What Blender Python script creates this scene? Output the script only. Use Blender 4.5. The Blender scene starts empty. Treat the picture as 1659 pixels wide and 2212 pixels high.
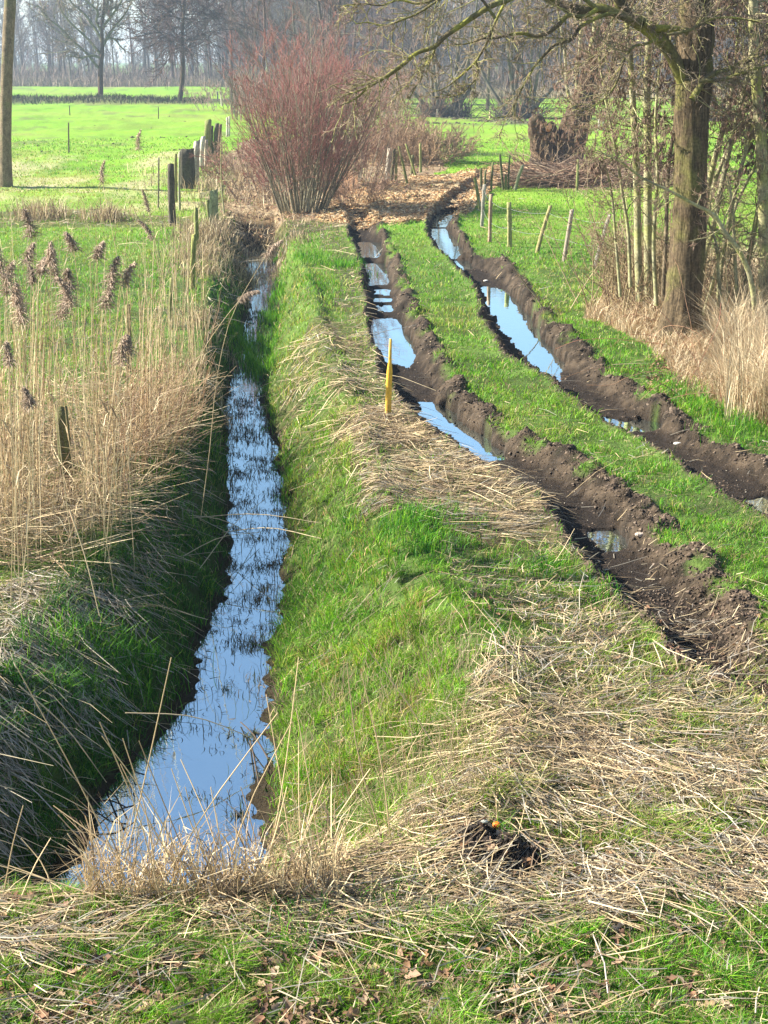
import bpy, math, random
import numpy as np
from math import radians as R_
rng = np.random.default_rng(7)
random.seed(7)
C = bpy.context.scene.collection
SC = bpy.context.scene
# ------------------------------------------------------------------ camera model (sheet of paper 1659 x 2212, used only to read off ground plan)
F, CX, CY, H = 3072.0, 829.5, 1106.0, 4.0
TH = math.atan((1106-128)/F)
ct, st = math.cos(TH), math.sin(TH)
def ray(px, py):
    xc = (np.asarray(px, float)-CX)/F; yc = (CY-np.asarray(py, float))/F
    return xc, ct+yc*st, -st+yc*ct
def W(px, py, z=0.0):
    x, y, dz = ray(px, py)
    dz = np.minimum(dz, -1e-4) if np.ndim(dz) else min(dz, -1e-4)
    t = (z-H)/dz
    return np.stack([x*t, y*t, np.zeros_like(np.asarray(t))+z], -1)
def P(px, py, Y):
    x, y, dz = ray(px, py)
    t = Y/y
    return np.array([x*t, Y, H+dz*t])
def D_(X, Y, z=0.0):
    dz = z-H
    f = Y*ct-dz*st; u = Y*st+dz*ct
    f = np.maximum(f, 0.05)
    return CX+F*X/f, CY-F*u/f
SUN_EL, SUN_BACK = 33.0, -8.0
# ------------------------------------------------------------------ noise
_tab = np.random.default_rng(99).random((8, 256, 256))
def vn(x, y, s, k=0):
    x = np.asarray(x, float)/s+1000.3; y = np.asarray(y, float)/s+1000.7
    xi = np.floor(x).astype(int); yi = np.floor(y).astype(int)
    fx = x-xi; fy = y-yi; fx = fx*fx*(3-2*fx); fy = fy*fy*(3-2*fy)
    t = _tab[k % 8]
    a = t[xi & 255, yi & 255]; b = t[(xi+1) & 255, yi & 255]
    c = t[xi & 255, (yi+1) & 255]; d = t[(xi+1) & 255, (yi+1) & 255]
    return (a*(1-fx)+b*fx)*(1-fy)+(c*(1-fx)+d*fx)*fy-0.5
def fbm(x, y, s, k=0, o=3):
    r = 0; a = 1
    for i in range(o):
        r = r+a*vn(x, y, s, k+i); a *= .5; s *= .5
    return r
def ss(a, b, x):
    t = np.clip((x-a)/(b-a+1e-12), 0, 1); return t*t*(3-2*t)
# ------------------------------------------------------------------ ground plan
ZW = -0.75
def line(pts, z=0.0):
    a = np.array([W(p[0], p[1], z)[:2] for p in pts]); a = a[np.argsort(a[:, 1])]
    ys, xs = a[:, 1], a[:, 0]
    def f(Y):
        v = np.interp(Y, ys, xs)
        lo = xs[0]+(Y-ys[0])*(xs[1]-xs[0])/(ys[1]-ys[0]); hi = xs[-1]+(Y-ys[-1])*(xs[-1]-xs[-2])/(ys[-1]-ys[-2])
        return np.where(Y < ys[0], lo, np.where(Y > ys[-1], hi, v))
    return f
wl = line([(525, 545), (530, 600), (535, 680), (512, 760), (487, 850), (488, 950), (495, 1050), (498, 1150), (480, 1270), (442, 1350), (415, 1450), (395, 1520), (300, 1640), (215, 1730), (140, 1860), (60, 1960)], ZW)
wr = line([(597, 545), (602, 600), (603, 690), (572, 800), (577, 900), (600, 1000), (612, 1080), (619, 1180), (602, 1280), (588, 1350), (590, 1450), (582, 1540), (572, 1650), (568, 1750), (560, 1850), (560, 1960)], ZW)
tl = line([(470, 540), (455, 600), (445, 700), (437, 800), (405, 900), (350, 980), (300, 1060), (235, 1160), (150, 1250), (60, 1340), (-40, 1440), (-160, 1560), (-330, 1720), (-560, 1900)])
tr = line([(630, 520), (655, 600), (668, 700), (700, 800), (740, 900), (765, 1000), (790, 1080), (835, 1180), (890, 1280), (945, 1380), (985, 1480), (1000, 1580), (985, 1680), (950, 1800), (900, 1900)])
r1l = line([(700, 400), (735, 440), (748, 480), (765, 530), (785, 600), (797, 700), (808, 760), (840, 830), (890, 890), (960, 950), (1060, 1010), (1160, 1075), (1235, 1180), (1290, 1250), (1370, 1330), (1500, 1430)])
r1r = line([(780, 400), (805, 440), (818, 480), (842, 530), (872, 600), (900, 680), (930, 740), (970, 790), (1005, 850), (1085, 915), (1180, 965), (1290, 1020), (1400, 1090), (1465, 1170), (1570, 1255), (1620, 1340), (1740, 1440)])
r2l = line([(1000, 400), (960, 430), (930, 462), (920, 490), (935, 530), (980, 570), (1030, 620), (1045, 690), (1095, 770), (1165, 805), (1235, 860), (1320, 915), (1440, 985), (1550, 1060), (1640, 1120)])
r2r = line([(1050, 400), (1030, 430), (1003, 462), (985, 490), (1020, 550), (1090, 570), (1130, 610), (1190, 690), (1240, 740), (1310, 800), (1400, 860), (1480, 910), (1580, 960), (1670, 1000)])
PUD = [[(773, 523), (826, 523), (832, 557), (782, 557)], [(784, 568), (832, 568), (848, 616), (800, 617)], [(806, 625), (848, 625), (850, 637), (810, 637)], [(810, 643), (850, 643), (853, 654), (812, 654)], [(814, 660), (852, 660), (852, 673), (816, 672)],
       [(797, 686), (868, 688), (900, 765), (880, 798), (825, 785), (797, 725)], [(895, 868), (962, 874), (1020, 930), (1115, 992), (1050, 995), (985, 950), (920, 910)], [(1262, 1148), (1340, 1148), (1362, 1185), (1310, 1197)],
       [(945, 462), (1000, 450), (985, 475), (965, 490), (922, 490)], [(927, 493), (968, 493), (1010, 552), (975, 562), (940, 532)], [(975, 564), (1015, 562), (1027, 582), (1000, 583)],
       [(1036, 618), (1090, 625), (1132, 665), (1168, 720), (1220, 790), (1212, 828), (1165, 800), (1118, 752), (1080, 705), (1054, 658)], [(1290, 903), (1430, 915), (1430, 940), (1330, 935)], [(1585, 1078), (1700, 1075), (1720, 1120), (1640, 1118)]]
ZP = -0.165
def inside(poly, x, y):
    r = np.zeros(np.shape(x), bool); n = len(poly)
    for i in range(n):
        x1, y1 = poly[i]; x2, y2 = poly[(i+1) % n]
        if y1 == y2: continue
        c = ((y1 > y) != (y2 > y)) & (x < (x2-x1)*(y-y1)/(y2-y1)+x1)
        r ^= c
    return r
PUDW = [[tuple(W(a, b, ZP)[:2]) for a, b in p] for p in PUD]
CHIPS = [(690, 470), (745, 415), (800, 396), (860, 390), (940, 380), (1040, 372), (1140, 352), (1160, 366), (1080, 398), (1045, 432), (1010, 462), (930, 478), (850, 485), (760, 483)]
def polyW(poly): return [tuple(W(a, b)[:2]) for a, b in poly]
def nz(X, Y, amp, k=3):
    """ragged edge: shift of plan position by noise"""
    return X+amp*fbm(X, Y, 5*amp, k), Y+2*amp*fbm(X, Y, 5*amp, k+2)
def polymask(polys, X, Y, amp=.25):
    px, py = nz(X, Y, 1, 3)[0]*0, 0
    X2 = X+amp*fbm(X, Y, 1.2, 3)+.35*amp*fbm(X, Y, .25, 5); Y2 = Y+2.0*amp*fbm(X, Y, 1.3, 4)+.6*amp*fbm(X, Y, .3, 6)
    m = np.zeros(np.shape(X))
    for w, p in polys:
        m = np.maximum(m, w*inside(polyW(p), X2, Y2))
    return m
def ditch_t(X, Y):
    """0 outside, 0..1 down the left bank (side -1) or right bank (side 1), >1 under water"""
    Xn = X+.10*fbm(X, Y, .5, 1)+.09*fbm(X, Y, .12, 2)
    a, b, c, d = tl(Y), wl(Y), wr(Y), tr(Y)
    tL = (Xn-a)/np.maximum(b-a, .05); tR = (d-Xn)/np.maximum(d-c, .05)
    t = np.minimum(tL, tR)
    e = ss(6.0, 7.35, Y+.25*fbm(X, Y, .6, 4))*(1-np.clip((Y-36.8)/4.2, 0, 1))
    return t, np.where(tL < tR, -1, 1), e
def rut_u(X, Y, k):
    l, r = (r1l, r1r) if k == 0 else (r2l, r2r)
    Xn = X+.12*fbm(X, Y, .6, 2+k)+.05*vn(X, Y, .13, 5)
    return (Xn-l(Y))/np.maximum(r(Y)-l(Y), .2)
def terrain(X, Y, full=False):
    X = np.asarray(X, float); Y = np.asarray(Y, float)
    z = .10*fbm(X, Y, 9, 0)*ss(9, 30, Y)+.035*fbm(X, Y, .7, 1)
    z = z+ss(38, 46, Y)*(1-ss(120, 135, Y))*(.16*fbm(X, Y, 2.6, 3)+.05*fbm(X, Y, .8, 2))*(np.abs(X-1.5) > 6.5)
    z = z+.25*fbm(X, Y, 60, 5)*ss(60, 160, Y)
    t, sd, e = ditch_t(X, Y)
    tt = np.clip(t, 0, 1.6)
    prof = np.where(sd < 0, np.power(np.clip(tt, 0, 1), 1.15), .25*ss(0, 1, tt)+.75*np.clip(tt, 0, 1)**1.2)
    z = z+e*(ZW*prof-.12*np.clip(tt-1, 0, .6)/.6)+e*np.where((tt > 0.05) & (tt < .97), .09*fbm(X, Y, .35, 6), 0)
    z = z+.10*np.exp(-((t+.25)/.22)**2)*(sd > 0)*e*(1-ss(24, 34, Y))
    fade = (1-ss(52, 60, Y))
    mud = np.zeros_like(X)
    for k in (0, 1):
        u = rut_u(X, Y, k)
        on = ss(-.02, .16, u)*(1-ss(.5, .95, u))
        d = .20+.03*fbm(X, Y, 1.1, 3)
        near = ss(7.0, 10.5, Y) if k == 0 else 1.0
        d = d*(1-.55*ss(44, 50, Y))*(.35+.65*near)
        berm = (.035+.12*fbm(X, Y, .45, 2)+.05*fbm(X, Y, .15, 5))*np.exp(-((u-1.0)/.13)**2)+.035*np.exp(-((u+.06)/.08)**2)
        z = z+fade*(-d*on+berm)
        mm = ss(-.12, -.02, u)*(1-ss(1.03, 1.12, u))*fade*(1 if k == 1 else ss(6.6, 9.2, Y+1.6*fbm(X, Y, .7, 3)))
        mm = mm*(1-ss(.10, .26, fbm(X, Y, .55, 1))*ss(.78, .95, u))
        lug = .024*np.sin(2*np.pi*(Y+.5*X)/.16+2*vn(X, Y, .8, 2))*ss(.5, .65, u)*(1-ss(.9, 1.0, u))
        z = z+mm*(lug+.09*fbm(X, Y, .28, 4)*(.35+ss(.5, 1, u))+.07*(.25-np.abs(vn(X+.06*vn(X, Y, .09, 2), Y, .14, 5)))+.05*np.abs(vn(X, Y, .075, 7))+.04*np.abs(vn(X, Y, .038, 1)))
        mud = np.maximum(mud, mm)
    for p in PUDW:
        xs = [a for a, b in p]; ys = [b for a, b in p]
        bx = (X > min(xs)-.5) & (X < max(xs)+.5) & (Y > min(ys)-1.) & (Y < max(ys)+1.)
        if not bx.any(): continue
        xx, yy = X[bx], Y[bx]
        i = inside(p, xx+.09*fbm(xx, yy, .25, 3), yy+.25*fbm(xx, yy, .3, 4))
        zz = z[bx]; zz = np.where(i, np.minimum(zz, -.19)-.0, zz); z[bx] = zz
    inw = np.zeros(X.shape, bool)
    for p in PUDW: inw |= inside(p, X+.09*fbm(X, Y, .25, 3), Y+.25*fbm(X, Y, .3, 4))
    z = np.where((mud > .5) & ~inw & (Y > 8), np.maximum(z, -.150+.02*vn(X, Y, .1, 3)), z)
    ch = polymask([(1, CHIPS)], X, Y, .3)
    z = z+ch*(.05+.16*fbm(X, Y, .9, 6)+.05*fbm(X, Y, .2, 2))*(1-inw)
    # low overgrown bank across the far left field
    bx_ = 141+6*fbm(X, X*0, 20, 2)
    z = z+.55*np.exp(-((Y-bx_)/2.2)**2)*ss(-6, -9, X+0)*(.7+.9*fbm(X, Y, 6, 1))*(X > -60)
    # molehill
    m0 = W(1040, 1850); m1 = W(1110, 1862)
    for m_, r_ in ((m0, .13), (m1, .10)):
        z = z+.10*np.exp(-((X-m_[0])**2+((Y-m_[1]))**2)/(r_*r_))*(1+.9*vn(X, Y, .05, 3))
    if full: return z, t, sd, e, mud, inw, ch
    return z
# ------------------------------------------------------------------ cover of the ground (plan polygons)
STRAW = [(1.0, [(770, 1010), (800, 960), (900, 945), (1000, 965), (1150, 1035), (1225, 1120), (1250, 1170), (1090, 1165), (950, 1115), (790, 1110)]),
         (1.0, [(745, 940), (790, 895), (860, 850), (905, 915), (975, 965), (880, 985), (790, 975)]),
         (.62, [(610, 750), (700, 690), (790, 715), (830, 800), (840, 870), (760, 870), (680, 820), (600, 850)]),
         (.55, [(690, 500), (748, 478), (775, 560), (800, 640), (805, 745), (740, 705), (720, 600)]),
         (.62, [(980, 1620), (1040, 1500), (1080, 1410), (1200, 1340), (1330, 1330), (1480, 1420), (1659, 1500), (1900, 1520), (1900, 1880), (1659, 1880), (1400, 1820), (1150, 1770), (1000, 1750)]),
         (.55, [(1240, 1120), (1330, 1230), (1420, 1330), (1200, 1330), (1000, 1290), (940, 1180), (1100, 1150)]),
         (.78, [(-300, 1960), (150, 1930), (350, 1890), (540, 1800), (700, 1750), (1000, 1750), (1200, 1850), (1500, 1930), (1300, 1990), (1100, 2015), (700, 2040), (400, 2065), (-300, 2075)]),
         (.6, [(1150, 1880), (1659, 1860), (1900, 1840), (1900, 1900), (1500, 1960), (1250, 1950)]),
         (1.0, [(430, 500), (470, 470), (750, 452), (765, 480), (690, 500), (620, 515), (590, 530), (520, 538), (430, 560), (420, 600), (405, 560)]),
         (.75, [(-200, 462), (60, 452), (200, 450), (400, 468), (440, 490), (200, 492), (-200, 486)]),
         (.7, [(440, 360), (470, 320), (520, 340), (600, 400), (600, 460), (470, 475), (430, 440)]),
         (.55, [(-260, 1300), (60, 1290), (230, 1240), (300, 1120), (400, 960), (450, 980), (350, 1130), (300, 1250), (150, 1360), (-260, 1500)])]
LITTER = [(1.0, [(480, 340), (540, 300), (640, 300), (760, 300), (860, 300), (950, 330), (965, 372), (880, 395), (790, 400), (745, 440), (700, 470), (480, 465), (500, 400)]),
          (.9, [(1130, 372), (1180, 345), (1400, 352), (1520, 385), (1500, 405), (1300, 408), (1130, 405)])]
DRYT = [(1.0, [(1270, 690), (1300, 640), (1340, 600), (1420, 560), (1560, 590), (1900, 600), (1900, 960), (1659, 925), (1560, 885), (1480, 830), (1400, 760), (1310, 705)])]
PALE = [(1.0, [(-400, 345), (200, 338), (430, 330), (480, 400), (430, 455), (-400, 455)])]
REED = [(1.0, [(-200, 1300), (60, 1290), (180, 1230), (270, 1110), (360, 990), (415, 880), (437, 760), (440, 660), (415, 590), (380, 620), (340, 700), (260, 780), (120, 860), (-200, 980)])]
# ------------------------------------------------------------------ mesh helpers
def make_mesh(name, V, faces, cols=None, mat=None, parent=None, smooth=False):
    """faces: list of int arrays (m,3) or (m,4)"""
    V = np.asarray(V, np.float32).reshape(-1, 3)
    if parent is not None: V = V-np.array(parent['_o'], np.float32)
    me = bpy.data.meshes.new(name)
    me.vertices.add(len(V)); me.vertices.foreach_set('co', V.ravel())
    faces = [np.asarray(f, np.int32) for f in faces if len(f)]
    tot = np.concatenate([np.full(len(f), f.shape[1], np.int32) for f in faces])
    idx = np.concatenate([f.ravel() for f in faces])
    start = np.concatenate([[0], np.cumsum(tot)[:-1]]).astype(np.int32)
    me.loops.add(len(idx)); me.loops.foreach_set('vertex_index', idx)
    me.polygons.add(len(tot)); me.polygons.foreach_set('loop_start', start)
    if smooth: me.polygons.foreach_set('use_smooth', np.ones(len(tot), bool))
    me.update(calc_edges=True)
    if cols is not None:
        a = me.color_attributes.new('col', 'FLOAT_COLOR', 'POINT')
        c = np.ones((len(V), 4), np.float32); c[:, :3] = np.clip(cols, 0, 1)
        a.data.foreach_set('color', c.ravel())
    if mat: me.materials.append(mat)
    o = bpy.data.objects.new(name, me); C.objects.link(o)
    if parent is not None: o.parent = parent
    return o
def thing(name, label, cat, loc, group=None):
    o = bpy.data.objects.new(name, None); C.objects.link(o)
    o.location = [float(v) for v in loc]; o.empty_display_size = .2
    o['_o'] = [float(v) for v in loc]; o['label'] = label; o['category'] = cat
    if group: o['group'] = group
    return o
def tag(o, label, cat, group=None, kind=None):
    o['label'] = label; o['category'] = cat
    if group: o['group'] = group
    if kind: o['kind'] = kind
    return o
class Geo:
    def __init__(s): s.V = []; s.F = []; s.C = []; s.n = 0
    def add(s, V, F, Cc):
        V = np.asarray(V, float).reshape(-1, 3)
        s.V.append(V); s.C.append(np.broadcast_to(np.asarray(Cc, float), V.shape))
        for f in F: s.F.append(np.asarray(f)+s.n)
        s.n += len(V)
    def tubes(s, Pt, Rd, sides, col, jit=.0):
        """Pt (m,n,3) Rd (m,n) col (m,3) or (3,)"""
        Pt = np.asarray(Pt, float); Rd = np.asarray(Rd, float)
        if Pt.ndim == 2: Pt = Pt[None]; Rd = Rd[None]
        m, n = Pt.shape[:2]
        if m == 0: return
        T = np.gradient(Pt, axis=1); T /= np.linalg.norm(T, axis=2, keepdims=True)+1e-9
        m0 = T.mean(1); ref = np.where(np.abs(m0[:, 2:3]) < .8, [[0, 0, 1.]], [[1., 0, 0]])
        N = np.cross(T, ref[:, None, :]); N /= np.linalg.norm(N, axis=2, keepdims=True)+1e-9
        B = np.cross(T, N)
        a = np.arange(sides)*2*np.pi/sides
        V = Pt[:, :, None, :]+Rd[:, :, None, None]*(np.cos(a)[None, None, :, None]*N[:, :, None, :]+np.sin(a)[None, None, :, None]*B[:, :, None, :])
        i = np.arange(m)[:, None, None]*n*sides; j = np.arange(n-1)[None, :, None]*sides; k = np.arange(sides)[None, None, :]; k2 = (k+1) % sides
        q = np.stack([i+j+k, i+j+k2, i+j+sides+k2, i+j+sides+k], -1).reshape(-1, 4)
        col = np.asarray(col, float)
        if col.ndim == 1: col = np.broadcast_to(col, (m, 3))
        cc = np.broadcast_to(col[:, None, None, :], (m, n, sides, 3)).reshape(-1, 3)
        s.add(V.reshape(-1, 3), [q], cc)
    def blades(s, B, h, w, az, lean, c0, c1, fa=None, curl=1.0):
        """tapering strips: B (N,3) base, h length, w width, az lean heading, lean horizontal share of the length"""
        N = len(B)
        if N == 0: return
        h = np.broadcast_to(h, N).astype(float); w = np.broadcast_to(w, N).astype(float)
        L = np.stack([np.cos(az), np.sin(az), 0*az], 1)
        if fa is None: fa = rng.random(N)*6.283
        S = np.stack([np.cos(fa), np.sin(fa), 0*fa], 1)
        lean = np.broadcast_to(lean, N)
        up = np.sqrt(np.clip(1-lean**2, .02, 1))
        Z = np.array([0, 0, 1.])
        p1 = B+(h*.55)[:, None]*(L*(lean*.6)[:, None]+Z*up[:, None])
        p2 = B+h[:, None]*(L*(lean*(1+.25*curl))[:, None]+Z*(up*(.98-.25*curl*lean))[:, None])
        V = np.stack([B-S*w[:, None]/2, B+S*w[:, None]/2, p1+S*w[:, None]*.4, p1-S*w[:, None]*.4, p2], 1)
        i = np.arange(N)*5
        q = np.stack([i, i+1, i+2, i+3], 1); t = np.stack([i+3, i+2, i+4], 1)
        c = np.stack([c0, c0, (c0+c1)/2, (c0+c1)/2, c1], 1)
        s.add(V.reshape(-1, 3), [q, t], c.reshape(-1, 3))
    def strips(s, P0, P1, w, col, sag=0.0, side=None):
        """straw lying about: strips of 2 quads from P0 to P1, with a bend; width vector horizontal-ish"""
        N = len(P0)
        if N == 0: return
        d = P1-P0; L = np.linalg.norm(d, axis=1, keepdims=True)+1e-9
        r = rng.normal(size=(N, 3)); r[:, 2] *= .5
        S = np.cross(d/L, np.array([0, 0, 1.])+.45*r); S /= np.linalg.norm(S, axis=1, keepdims=True)+1e-9
        M = (P0+P1)/2+r*L*.05; M[:, 2] += sag*L[:, 0]
        w = np.broadcast_to(w, N)[:, None]
        V = np.stack([P0-S*w/2, P0+S*w/2, M+S*w/2, M-S*w/2, P1+S*w*.3, P1-S*w*.3], 1)
        i = np.arange(N)*6
        s.add(V.reshape(-1, 3), [np.stack([i, i+1, i+2, i+3], 1), np.stack([i+3, i+2, i+4, i+5], 1)], np.repeat(col, 6, axis=0))
    def build(s, name, mat, parent=None, smooth=False):
        return make_mesh(name, np.concatenate(s.V), s.F, np.concatenate(s.C), mat, parent, smooth)
def resample(pts, n):
    """smooth Catmull-Rom through the points"""
    p = np.asarray(pts, float)
    d = np.r_[0, np.cumsum(np.linalg.norm(np.diff(p, axis=0), axis=1))]
    if len(p) < 3:
        t = np.linspace(0, d[-1], n); return np.stack([np.interp(t, d, p[:, i]) for i in range(p.shape[1])], 1)
    m = np.gradient(p, d, axis=0)
    t = np.linspace(0, d[-1], n); i = np.clip(np.searchsorted(d, t, 'right')-1, 0, len(p)-2)
    h = (d[i+1]-d[i])[:, None]; u = ((t-d[i])[:, None])/h
    return (2*u**3-3*u**2+1)*p[i]+(u**3-2*u**2+u)*h*m[i]+(-2*u**3+3*u**2)*p[i+1]+(u**3-u**2)*h*m[i+1]
def unit(v): return v/(np.linalg.norm(v, axis=-1, keepdims=True)+1e-9)
def grow(P0, D0, L, R0, n=5, wob=.15, trop=0.0, taper=.25, rg=rng):
    m = len(P0); pts = np.zeros((m, n, 3)); pts[:, 0] = P0; d = unit(D0)
    st_ = (L/(n-1))[:, None]
    for i in range(1, n):
        d = unit(d+wob*rg.normal(size=(m, 3))+np.array([0, 0, trop]))
        pts[:, i] = pts[:, i-1]+d*st_
    rad = R0[:, None]*np.linspace(1, taper, n)[None]
    return pts, rad
def spawn(pts, rad, k, t0, t1, ang, lr, rr=.6, rg=rng, lmin=None, azb=None):
    """k children per branch; ang mean angle (rad); returns P0,D0,L,R0"""
    m, n = pts.shape[:2]
    Lp = np.linalg.norm(np.diff(pts, axis=1), axis=2).sum(1)
    par = np.repeat(np.arange(m), k); t = t0+(t1-t0)*rg.random(m*k)
    f = t*(n-1); i = np.minimum(f.astype(int), n-2); u = (f-i)[:, None]
    p = pts[par, i]*(1-u)+pts[par, i+1]*u; r = rad[par, i]*(1-u[:, 0])+rad[par, i+1]*u[:, 0]
    T = unit(pts[par, i+1]-pts[par, i])
    q = unit(np.cross(T, rg.normal(size=T.shape)))
    a = ang*(1+.3*rg.normal(size=len(T)))[:, None]
    d = T*np.cos(a)+q*np.sin(a)
    L = Lp[par]*lr*(1-.55*t)*(.6+.8*rg.random(len(T)))
    return p, d, L, np.maximum(r*rr, .0012)
# ------------------------------------------------------------------ materials
def vmat(name, rough=.8, transl=0.0, var=.25, vscale=6.0, bump=0.0, bscale=40.0, spec=.25, coord='Object', detail=4):
    m = bpy.data.materials.new(name); m.use_nodes = True
    nt = m.node_tree; nt.nodes.clear(); N = nt.nodes.new; L = nt.links.new
    out = N('ShaderNodeOutputMaterial'); at = N('ShaderNodeAttribute'); at.attribute_name = 'col'
    tc = N('ShaderNodeTexCoord'); no = N('ShaderNodeTexNoise'); no.inputs['Scale'].default_value = vscale; no.inputs['Detail'].default_value = detail
    L(tc.outputs[coord], no.inputs['Vector'])
    mr = N('ShaderNodeMapRange'); mr.inputs['From Min'].default_value = .25; mr.inputs['From Max'].default_value = .75
    mr.inputs['To Min'].default_value = 1-var; mr.inputs['To Max'].default_value = 1+var
    L(no.outputs['Fac'], mr.inputs['Value'])
    mx = N('ShaderNodeVectorMath'); mx.operation = 'SCALE'; L(at.outputs['Color'], mx.inputs[0]); L(mr.outputs[0], mx.inputs['Scale'])
    b = N('ShaderNodeBsdfPrincipled'); b.inputs['Roughness'].default_value = rough; b.inputs['Specular IOR Level'].default_value = spec
    L(mx.outputs[0], b.inputs['Base Color'])
    if bump:
        n2 = N('ShaderNodeTexNoise'); n2.inputs['Scale'].default_value = bscale; n2.inputs['Detail'].default_value = 6; L(tc.outputs[coord], n2.inputs['Vector'])
        bp = N('ShaderNodeBump'); bp.inputs['Strength'].default_value = bump; bp.inputs['Distance'].default_value = .02
        L(n2.outputs['Fac'], bp.inputs['Height']); L(bp.outputs[0], b.inputs['Normal'])
    sh = b.outputs[0]
    if transl:
        tr_ = N('ShaderNodeBsdfTranslucent'); L(mx.outputs[0], tr_.inputs['Color'])
        ms = N('ShaderNodeMixShader'); ms.inputs[0].default_value = transl; L(b.outputs[0], ms.inputs[1]); L(tr_.outputs[0], ms.inputs[2]); sh = ms.outputs[0]
    L(sh, out.inputs['Surface'])
    return m
def bark_mat(name, base, moss, mossamt=.5, stretch=6.0, scale=9.0, bump=.6, side=True, dark=.45):
    """furrowed bark with moss; moss thrives on one compass side"""
    m = bpy.data.materials.new(name); m.use_nodes = True
    nt = m.node_tree; nt.nodes.clear(); N = nt.nodes.new; L = nt.links.new
    out = N('ShaderNodeOutputMaterial'); b = N('ShaderNodeBsdfPrincipled'); b.inputs['Roughness'].default_value = .9; b.inputs['Specular IOR Level'].default_value = .15
    tc = N('ShaderNodeTexCoord'); mp = N('ShaderNodeMapping'); mp.inputs['Scale'].default_value = (stretch, stretch, 1); L(tc.outputs['Object'], mp.inputs['Vector'])
    n1 = N('ShaderNodeTexNoise'); n1.inputs['Scale'].default_value = scale/3; n1.inputs['Detail'].default_value = 8; n1.inputs['Roughness'].default_value = .65; n1.inputs['Distortion'].default_value = .6; L(mp.outputs[0], n1.inputs['Vector'])
    cr = N('ShaderNodeValToRGB'); e = cr.color_ramp.elements; e[0].position = .33; e[0].color = (*[c*dark for c in base], 1); e[1].position = .62; e[1].color = (*base, 1); L(n1.outputs['Fac'], cr.inputs[0])
    n2 = N('ShaderNodeTexNoise'); n2.inputs['Scale'].default_value = 2.2; n2.inputs['Detail'].default_value = 7; L(tc.outputs['Object'], n2.inputs['Vector'])
    c2 = N('ShaderNodeValToRGB'); e = c2.color_ramp.elements; e[0].position = .62-.3*mossamt; e[0].color = (0, 0, 0, 1); e[1].position = .72-.3*mossamt+.1; e[1].color = (1, 1, 1, 1); L(n2.outputs['Fac'], c2.inputs[0])
    mx = N('ShaderNodeMix'); mx.data_type = 'RGBA'; L(c2.outputs[0], mx.inputs[0]); L(cr.outputs[0], mx.inputs[6]); mx.inputs[7].default_value = (*moss, 1)
    n3 = N('ShaderNodeTexNoise'); n3.inputs['Scale'].default_value = 30; n3.inputs['Detail'].default_value = 5; L(tc.outputs['Object'], n3.inputs['Vector'])
    mr = N('ShaderNodeMapRange'); mr.inputs['From Min'].default_value = .3; mr.inputs['From Max'].default_value = .7; mr.inputs['To Min'].default_value = .6; mr.inputs['To Max'].default_value = 1.3; L(n3.outputs['Fac'], mr.inputs['Value'])
    vm = N('ShaderNodeVectorMath'); vm.operation = 'SCALE'; L(mx.outputs[2], vm.inputs[0]); L(mr.outputs[0], vm.inputs['Scale'])
    L(vm.outputs[0], b.inputs['Base Color'])
    bp = N('ShaderNodeBump'); bp.inputs['Strength'].default_value = bump; bp.inputs['Distance'].default_value = .03
    L(n1.outputs['Fac'], bp.inputs['Height']); L(bp.outputs[0], b.inputs['Normal']); L(b.outputs[0], out.inputs['Surface'])
    return m
def water_mat(name, deep, ior, bump=.05, bscale=8.0, rough=.02):
    m = bpy.data.materials.new(name); m.use_nodes = True
    nt = m.node_tree; nt.nodes.clear(); N = nt.nodes.new; L = nt.links.new
    out = N('ShaderNodeOutputMaterial'); df = N('ShaderNodeBsdfDiffuse'); df.inputs['Color'].default_value = (*deep, 1)
    gl = N('ShaderNodeBsdfGlossy'); gl.inputs['Roughness'].default_value = rough; gl.inputs['Color'].default_value = (.80, .95, 1, 1)
    fr = N('ShaderNodeFresnel'); fr.inputs['IOR'].default_value = ior
    tc = N('ShaderNodeTexCoord'); no = N('ShaderNodeTexNoise'); no.inputs['Scale'].default_value = bscale; no.inputs['Detail'].default_value = 3; L(tc.outputs['Object'], no.inputs['Vector'])
    bp = N('ShaderNodeBump'); bp.inputs['Strength'].default_value = bump; bp.inputs['Distance'].default_value = .02; L(no.outputs['Fac'], bp.inputs['Height'])
    ms = N('ShaderNodeMixShader'); L(fr.outputs[0], ms.inputs[0]); L(df.outputs[0], ms.inputs[1]); L(gl.outputs[0], ms.inputs[2])
    L(bp.outputs[0], gl.inputs['Normal']); L(bp.outputs[0], fr.inputs['Normal']); L(ms.outputs[0], out.inputs['Surface'])
    return m
M_GROUND = vmat('ground_earth', .92, 0, .4, 14.0, 1.0, 45.0, .15, detail=8)
M_GRASS = vmat('grass_blades', .55, .36, .2, 1.5, 0, spec=.3)
M_STRAW = vmat('dry_straw', .6, .2, .15, 3, 0, spec=.3)
M_REED = vmat('dry_reed', .55, .15, .15, 3, 0, spec=.3)
M_TWIG = vmat('twig_bark', .8, 0, .3, 14, 0, spec=.2)
M_FAR = vmat('far_bark', .9, 0, .45, 3, 0, spec=.1)
M_POST = vmat('weathered_wood', .85, 0, .4, 22, .6, 60, spec=.2)
M_LEAF = vmat('dead_leaf', .7, .2, .25, 30, 0, spec=.2)
M_CLOD = vmat('mud_clod', .85, 0, .35, 25, .7, 60, spec=.3)
M_YEL = vmat('yellow_paint', .6, 0, .3, 18, .2, 50, spec=.4)
M_WIRE = vmat('galvanised_wire', .4, 0, .1, 9, 0, spec=.6)
M_ALDER = bark_mat('alder_bark', (.44, .41, .24), (.34, .35, .11), .55, 1.0, 7, .4)
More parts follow.
